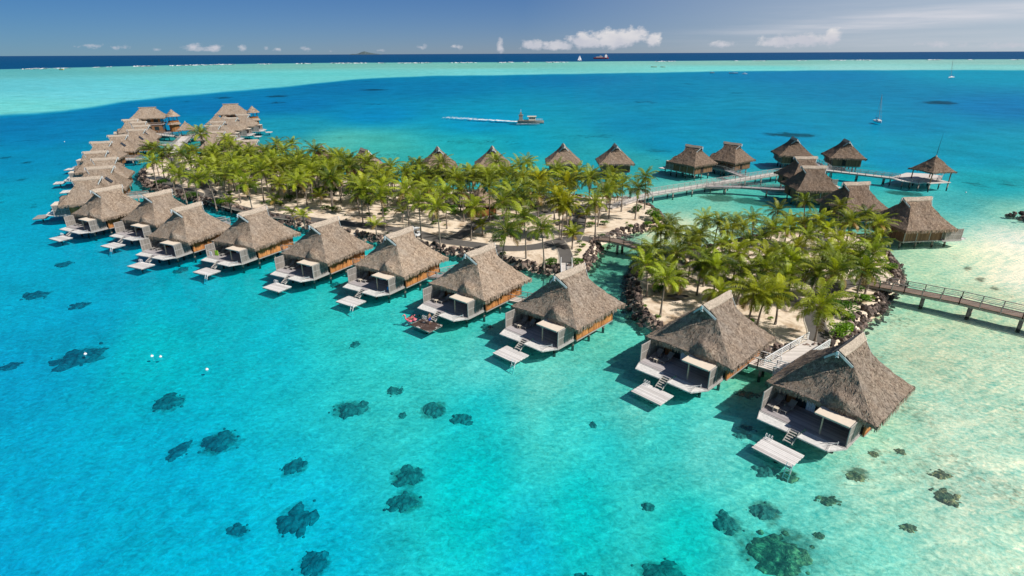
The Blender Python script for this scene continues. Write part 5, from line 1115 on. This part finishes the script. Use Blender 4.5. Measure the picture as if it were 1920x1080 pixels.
# ------------------------------------------------------------------ people
def person(loc, rz, joints, radii, edges, label, hair='hair', wear=None):
    """one skinned body; joints are metres from the feet spot"""
    me = bpy.data.meshes.new('person'); me.from_pydata(joints, edges, []); o = bpy.data.objects.new('person', me); col.objects.link(o); o.location = loc; o.rotation_euler = (0, 0, rz)
    sk = o.modifiers.new('skin', 'SKIN'); 
    for v, r in zip(me.skin_vertices[0].data, radii): v.radius = r if isinstance(r, tuple) else (r, r)
    me.skin_vertices[0].data[0].use_root = True
    ss = o.modifiers.new('sub', 'SUBSURF'); ss.levels = 1; ss.render_levels = 2; me.materials.append(M['skin'])
    hd = Vector(joints[3]); h = MB(); h.lathe([(.02, -.02), (.10, .02), (.115, .08), (.09, .14), (.02, .165)], 10, hd + Vector((0, .015, .0))); h.build('hair', M[hair], o, True)
    fc = MB(); fc.lathe([(.006, -.02), (.018, 0), (.006, .02)], 6, hd + Vector((0, -.105, .0))); fc.build('nose', M['skin'], o, True)
    if wear:
        c_, z0, z1, r0, r1, m_ = wear; wv = MB(); wv.lathe([(r0, z0), (r1, z1)], 12, c_); wv.build('swim_shorts', M[m_], o, True)
    return tag(o, label, 'person')
# standing man on the wet platform
st_j = [(0, 0, .92), (0, 0, 1.18), (0, 0, 1.42), (0, -.01, 1.60), (0, -.01, 1.72), (.2, 0, 1.42), (.27, -.03, 1.14), (.26, -.14, .92), (-.2, 0, 1.42), (-.27, .03, 1.14), (-.27, -.08, .90), (.10, 0, .86), (.11, -.02, .47), (.12, .02, .07), (.13, -.14, .03), (-.10, 0, .86), (-.12, -.04, .47), (-.14, 0, .07), (-.15, -.16, .03)]
st_r = [(.15, .11), (.14, .10), (.15, .10), .085, .08, .06, .042, .03, .06, .042, .03, .09, .06, .042, .03, .09, .06, .042, .03]
st_e = [(0, 1), (1, 2), (2, 3), (3, 4), (2, 5), (5, 6), (6, 7), (2, 8), (8, 9), (9, 10), (0, 11), (11, 12), (12, 13), (13, 14), (0, 15), (15, 16), (16, 17), (17, 18)]
pl = local('A4', -.4, 10.4, 1.03); man = person(pl, R(60), st_j, st_r, st_e, 'man in blue swim shorts standing on the dark wet platform')
lg_ = MB()
for x in (.115, -.12): lg_.tube([(x, -.0, .90), (x * 1.08, -.02, .50)], [.125, .105], 10)
lg_.tube([(0, 0, .82), (0, 0, 1.0)], [.17, .165], 12); lg_.build('swim_shorts', M['blue'], man, True)
# seated person in blue on the deck of A5
se_j = [(0, 0, .12), (0, .05, .40), (0, .04, .66), (0, 0, .84), (0, 0, .95), (.18, .02, .64), (.24, -.12, .42), (.18, -.32, .40), (-.18, .02, .64), (-.25, -.1, .42), (-.16, -.32, .38), (.1, -.05, .12), (.14, -.42, .38), (.13, -.62, .05), (.13, -.75, .03), (-.1, -.05, .12), (-.14, -.42, .36), (-.13, -.64, .05), (-.13, -.76, .03)]
pl = local('A5', 3.0, 6.3, 2.05); sp = person(pl, R(150), se_j, st_r, st_e, 'person wrapped in bright blue sitting on the deck under the awning')
tw = MB(); tw.tube([(0, .03, .10), (0, .06, .35), (0, .06, .62)], [.27, .25, .20], 12); tw.build('blue_towel', M['cyancloth'], sp, True)
# person on the flamingo-pink ring
fl_ = empty('swim_float', local('A4', -4.2, 10.5, WL - .05), R(200), 'pink bird-shaped inflatable ring beside the wet platform', 'swim float')
q = MB(); q.tube([(math.cos(a) * .5, math.sin(a) * .5, .16) for a in [i * math.pi / 9 for i in range(19)]], .2, 10); q.build('ring', M['pink'], fl_, True)
q = MB(); q.tube([(.6, 0, .25), (.85, 0, .55), (.8, 0, .95), (.95, 0, 1.12), (1.12, 0, 1.02)], [.15, .11, .09, .11, .06], 10); nk = q.build('neck', M['pink'], fl_, True)
q = MB(); q.tube([(1.12, 0, 1.02), (1.26, 0, .90)], [.06, .02], 8); q.build('beak', M['yellow'], nk, True)
q = MB()
for s in (-1, 1): q.tube([(-.1, s * .62, .25), (-.5, s * .78, .42), (-.72, s * .7, .55)], [.16, .12, .03], 8)
q.build('wings', M['pink'], fl_, True)
fp = [(0, 0, .25), (0, .2, .45), (0, .36, .68), (0, .42, .86), (0, .43, .97), (.19, .34, .64), (.42, .2, .5), (.6, .05, .42), (-.19, .34, .64), (-.42, .2, .5), (-.6, .05, .42), (.1, -.1, .27), (.13, -.45, .45), (.14, -.8, .2), (.14, -.92, .22), (-.1, -.1, .27), (-.13, -.45, .42), (-.14, -.82, .18), (-.14, -.94, .2)]
person(local('A4', -4.2, 10.5, WL), R(250), fp, st_r, st_e, 'person lying back on the pink inflatable ring')
lo_h = local('A4', -4.6, 8.6, -.05)
sw = person((lo_h.x, lo_h.y, WL - .15), R(20), [(0, .2, -.1), (0, .1, -.02), (0, 0, .05), (0, -.12, .18), (0, -.16, .27), (.18, .02, .03), (.35, -.2, -.02), (.42, -.4, -.04), (-.18, .02, .03), (-.36, -.18, -.02), (-.45, -.35, -.04), (.1, .25, -.1), (.12, .65, -.15), (.12, 1.0, -.2), (.12, 1.15, -.2), (-.1, .25, -.1), (-.12, .65, -.12), (-.13, 1.0, -.18), (-.13, 1.15, -.2)], st_r, st_e, 'swimmer with dark hair in the water left of the wet platform')
# towels
q = MB(); q.box((0, 0, .5), (.7, .08, .9)); o = q.build('beach_towel', M['lime']); o.location = local('A7', -3.6, 6.3, 2.05); o.rotation_euler = (0, 0, R(160)); tag(o, 'lime green towel hanging upright on a bungalow deck', 'towel')
q = MB(); q.box((0, 0, .45), (.6, .08, .8)); o = q.build('beach_towel', M['white']); o.location = local('A7', -4.4, 6.9, 2.05); o.rotation_euler = (0, 0, R(160)); tag(o, 'white towel left of the lime green towel', 'towel')
q = MB(); q.prism([(-1.6, -.25), (0, -.9), (1.6, -.25), (1.6, .25), (0, .7), (-1.6, .25)], .5, .56); o = q.build('hammock', M['black']); c_ = P(1270, 562, SAND_Z); o.location = (c_.x, c_.y, SAND_Z + .1); tag(o, 'dark hammock slung low between palms on the islet', 'hammock')

# ------------------------------------------------------------------ golf cart on the path
def make_cart():
    r_ = empty('golf_cart', P(781, 444, SAND_Z + .03), R(150), 'white golf cart parked on the path behind the fifth bungalow roof', 'golf cart')
    q = MB(); q.box((0, 0, .45), (1.1, 2.2, .35)); q.box((0, -.85, .7), (1.1, .5, .3)); q.box((0, .75, .75), (1.1, .6, .25)); q.build('body', M['white'], r_)
    q = MB(); q.box((0, .05, 1.82), (1.25, 1.7, .07)); q.build('canopy', M['white'], r_)
    q = MB(); q.box((0, .15, .85), (1.0, .5, .12)); q.box((0, .42, 1.1), (1.0, .1, .45)); q.build('seat', M['black'], r_)
    for x in (-.52, .52):
        for y in (-.7, .75): p = MB(); p.bar((x, y, .7), (x, y * .9, 1.8), .05); p.build('roof_post', M['frame'], r_)
        for y in (-.75, .75): p = MB(); p.tube([(x - .1, y, .25), (x + .1, y, .25)], .25, 12); p.build('wheel', M['black'], r_)
make_cart()

# ------------------------------------------------------------------ boats and floats
def hull(mb, L_, B, H, z0=-.3, stern=.75, n_=12, m=0):
    """lofted hull along +Y"""
    secs = []
    for i in range(n_ + 1):
        t = i / n_; y = (t - .5) * L_; b = B / 2 * (1 - max(0, (t - .45) / .55) ** 2.2) * (stern + (1 - stern) * min(1, t * 2.5)); b = max(b, .02); sh = H * (1 + .25 * max(0, t - .5))
        secs.append([(-b, y, sh), (-b * .85, y, sh * .3), (0, y + (0), z0), (b * .85, y, sh * .3), (b, y, sh)])
    for i in range(n_):
        for j in range(4): mb.quad([secs[i][j], secs[i][j + 1], secs[i + 1][j + 1], secs[i + 1][j]], m=m)
        mb.quad([secs[i][0], secs[i + 1][0], secs[i + 1][4], secs[i][4]], m=m)
    mb.quad(secs[0], m=m); return mb
def sailboat(loc, rz, L_, mast, label, tilt=0.0, sail=False):
    r_ = empty('sailboat', loc, rz, label, 'sailboat'); r_.rotation_euler = (0, tilt, rz)
    hull(MB(), L_, L_ * .32, L_ * .11).build('hull', M['white'], r_)
    q = MB(); q.prism([(-L_ * .09, -L_ * .12), (L_ * .09, -L_ * .12), (L_ * .07, L_ * .2), (-L_ * .07, L_ * .2)], L_ * .11, L_ * .17); q.build('cabin', M['white'], r_)
    q = MB(); q.tube([(0, L_ * .05, L_ * .1), (0, L_ * .05, mast)], [mast * .009, mast * .006], 8); mo = q.build('mast', M['frame'], r_)
    q = MB(); q.tube([(0, L_ * .05, L_ * .24), (0, -L_ * .4, L_ * .24)], mast * .012, 8); q.build('boom', M['blue'] if not sail else M['white'], mo)
    q = MB()
    for e in ((0, L_ * .5, L_ * .13), (0, -L_ * .48, L_ * .1), (L_ * .15, 0, L_ * .1), (-L_ * .15, 0, L_ * .1)): q.bar((0, L_ * .05, mast * .97), e, .04)
    q.build('rigging', M['frame'], mo)
    if sail:
        q = MB(); n_ = 6
        for i in range(n_):
            a, b = i / n_, (i + 1) / n_; f = lambda t: (-L_ * .45 * (1 - t) ** 1.1, L_ * .24 + (mast * .95 - L_ * .24) * t)
            (ya, za), (yb, zb) = f(a), f(b); bul = lambda t: L_ * .06 * math.sin(math.pi * t)
            q.quad([(0, L_ * .05, za), (bul(a), ya, za), (bul(b), yb, zb), (0, L_ * .05, zb)])
        q.quad([(0, L_ * .1, mast * .9), (.3, L_ * .1, L_ * .2), (0, L_ * .5, L_ * .14)]); q.build('sail', M['sail'], mo)
    return r_
c_ = P(1646, 229); sailboat(c_, R(170), 8.5, 14.5, 'moored white sailboat with bare mast, the nearer one on the right', R(5))
c_ = P(1783, 146); sailboat(c_, R(120), 13, 24, 'small distant sailboat with bare mast near the pale reef on the right', R(8))
c_ = P(1087, 114); sailboat(c_, R(100), 22, 26, 'distant yacht under white sail near the horizon', R(2), True)
# work ferry under way
f_ = empty('ferry_boat', P(995, 231), R(-92), 'grey and tan ferry boat under way with a white wake', 'boat')
hull(MB(), 14.5, 4.6, 1.3).build('hull', M['hullgrey'], f_)
q = MB(); q.box((0, -2.2, 1.55), (4.2, 9.5, .2)); q.build('deck', M['hullgrey'], f_)
q = MB(); q.box((0, .8, 2.55), (3.6, 3.8, 1.8)); q.box((0, .6, 3.6), (4.2, 5.0, .2)); cb = q.build('cabin', M['cabin'], f_)
q = MB()
for s in (-1, 1):
    for k in range(3): q.box((s * 1.82, -.3 + k * 1.1, 2.8), (.06, .8, .8))
q.build('window', M['glass'], cb)
q = MB(); q.box((0, -5.4, 2.9), (3.0, 2.0, 2.6)); q.box((0, -5.4, 4.35), (3.4, 2.6, .2)); q.box((0, -5.4, 5.1), (1.3, 1.0, 1.4)); q.build('wheelhouse', M['hullgrey'], f_)
q = MB(); q.bar((0, -5.4, 5.7), (0, -5.4, 7.4), .15); q.bar((-.8, -5.4, 6.6), (.8, -5.4, 6.6), .1); q.build('mast', M['white'], f_)
q = MB()
for s in (-1, 1):
    q.bar((s * 2.0, 2.7, 2.2), (s * .9, 6.3, 2.3), .08)
    for k in range(5): q.bar((s * (2.0 - k * .25), 2.7 + k * .9, 1.5), (s * (2.0 - k * .25), 2.7 + k * .9, 2.25), .07)
q.build('railing', M['white'], f_)
q = MB(); rw = random.Random(2)
w0, w1 = P(977, 228.5), P(832, 220); dv = (w1 - w0); nv = Vector((-dv.y, dv.x, 0)).normalized()
for _ in range(760):
    t = rw.random() ** 1.7; wdt = .9 + 6.0 * t; c_ = w0 + dv * t + nv * rw.gauss(0, wdt * .42); s = rw.uniform(.25, .95) * (1 - .55 * t); a = rw.uniform(0, 3)
    q.quad([(c_.x + s * k * math.cos(a + b), c_.y + s * k * math.sin(a + b), .5 + .06 * rw.random()) for b, k in ((0, 1.8), (1.3, .7), (3.1, 1.6), (4.5, .8))])
for s in (-1, 1):
    for _ in range(60):
        t = rw.random(); c_ = P(1014 - 40 * t, 231.5) + nv * s * (2.2 + rw.gauss(0, .25)); r2 = rw.uniform(.2, .5); q.box((c_.x, c_.y, .5), (r2 * 2, r2, .12))
tag(q.build('boat_wake', M['foam']), 'white foam trail behind the ferry boat', 'wake', kind='stuff')
# cargo ship near the horizon
f_ = empty('cargo_ship', P(1127, 110), R(-84), 'red-hulled cargo ship on the dark ocean near the horizon', 'ship')
hull(MB(), 105, 20, 8, -1).build('hull', M['hullred'], f_)
q = MB(); q.box((0, 32, 14), (16, 16, 14)); q.box((0, 32, 23), (12, 10, 5)); q.build('superstructure', M['white'], f_)
q = MB(); q.box((0, 32, 27.5), (1.2, 1.2, 6)); q.box((0, -8, 15), (1.4, 1.4, 15)); q.bar((0, -8, 20), (0, 8, 13), 1.2); q.build('mast', M['cabin'], f_)
q = MB(); q.box((0, -14, 10.5), (14, 44, 3)); q.build('cargo', M['cabin'], f_)
q = MB(); q.tube([(0, 42, 10), (0, 42, 21)], 2.6, 10); q.build('funnel', M['hullred'], f_)
def smallboat(px, py, rz, L_, label, m='white'):
    r_ = empty('motor_boat', P(px, py), R(rz), label, 'boat', 'small boats on the far reef flat'); hull(MB(), L_, L_ * .3, L_ * .12).build('hull', M[m], r_)
    q = MB(); q.box((0, 0, L_ * .28), (L_ * .24, L_ * .42, .12)); q.build('canopy', M['white'], r_)
    q = MB()
    for x in (-1, 1):
        for y in (-1, 1): q.bar((x * L_ * .1, y * L_ * .18, L_ * .1), (x * L_ * .1, y * L_ * .18, L_ * .28), .1)
    q.build('roof_posts', M['frame'], r_)
for a in [(1375, 138, 70, 16, 'white motor boat at the inner reef edge, largest of the small ones'), (1396, 139, 95, 9, 'low pale boat just right of the largest small boat'), (1335, 137, 100, 9, 'dark motor boat left of the largest small boat', 'hullgrey'), (1226, 126, 80, 16, 'left boat of the pair on the green reef flat', 'cabin'), (1243, 126, 80, 13, 'right boat of the pair on the green reef flat', 'cabin'), (115, 131, 80, 14, 'yellow boat by the surf line at far left', 'yellow')]:
    smallboat(*a)
for px, py, lab, s in [(160, 664, 'white buoy floating over the left coral patch', 1), (285, 668, 'left white buoy of the close pair', 1), (301, 669, 'right white buoy of the close pair', .9), (388, 693, 'single white buoy right of the close pair', 1), (121, 266, 'small far buoy at the upper left', 1.1), (1811, 361, 'pale buoy in the shallows below the gazebo', 1.0)]:
    c_ = P(px, py); r_ = empty('mooring_buoy', c_, 0, lab, 'buoy', 'white mooring buoys')
    q = MB(); q.lathe([(.03, -.16 * s), (.15 * s, -.09 * s), (.20 * s, .02), (.16 * s, .12 * s), (.06 * s, .2 * s)], 12); q.build('float', M['white'], r_, True); q = MB(); q.tube([(0, 0, .18 * s), (0, 0, .32 * s)], .03, 6); q.build('eye', M['frame'], r_)
# breaking surf on the outer reef
q = MB(); rs_ = random.Random(4)
for i in range(len(REEF) - 1):
    (xa, ya), (xb, yb) = REEF[i], REEF[i + 1]
    k = 0; x = xa
    while x < xb:
        ln = rs_.uniform(3, 26); on = rs_.random() < (.72 if x < 1000 else .45)
        if on:
            for s in range(int(ln / 2.2) + 1):
                t = (x + s * 2.2 - xa) / (xb - xa); y = ya + (yb - ya) * t + .9 + rs_.gauss(0, .28); p = P(x + s * 2.2, y); p2 = P(x + s * 2.2 + 2.3, y + rs_.gauss(0, .08))
                d = (p2 - p).normalized(); n_ = Vector((-d.y, d.x, 0)) * rs_.uniform(6, 16); h = rs_.uniform(.5, 2.0)
                q.quad([p - n_, p2 - n_, p2 + Vector((0, 0, h)), p + Vector((0, 0, h))]); q.quad([p + Vector((0, 0, h)), p2 + Vector((0, 0, h)), p2 + n_, p + n_])
        x += ln + (0 if on else rs_.uniform(4, 30))
tag(q.build('surf', M['foam']), 'thin white line of breaking surf along the outer reef', 'surf', kind='stuff')
# distant island on the horizon
q = MB(); d = px_dir(683, 99); a0 = math.atan2(d.x, d.y); D_ = 52000
prof = [(-26, 0), (-20, 55), (-14, 40), (-8, 120), (-3, 215), (1, 250), (5, 190), (9, 150), (15, 90), (20, 60), (30, 0)]
for (ua, ha), (ub, hb) in zip(prof, prof[1:]):
    pa = [Vector((math.sin(a0 + u_ / F_PX) * D_, math.cos(a0 + u_ / F_PX) * D_, 0)) for u_ in (ua, ub)]; bk = Vector((math.sin(a0), math.cos(a0), 0)) * 1500
    q.quad([pa[0] - bk, pa[1] - bk, pa[1] + Vector((0, 0, hb)), pa[0] + Vector((0, 0, ha))]); q.quad([pa[0] + Vector((0, 0, ha)), pa[1] + Vector((0, 0, hb)), pa[1] + bk, pa[0] + bk])
tag(q.build('distant_island', M['isle']), kind='structure')
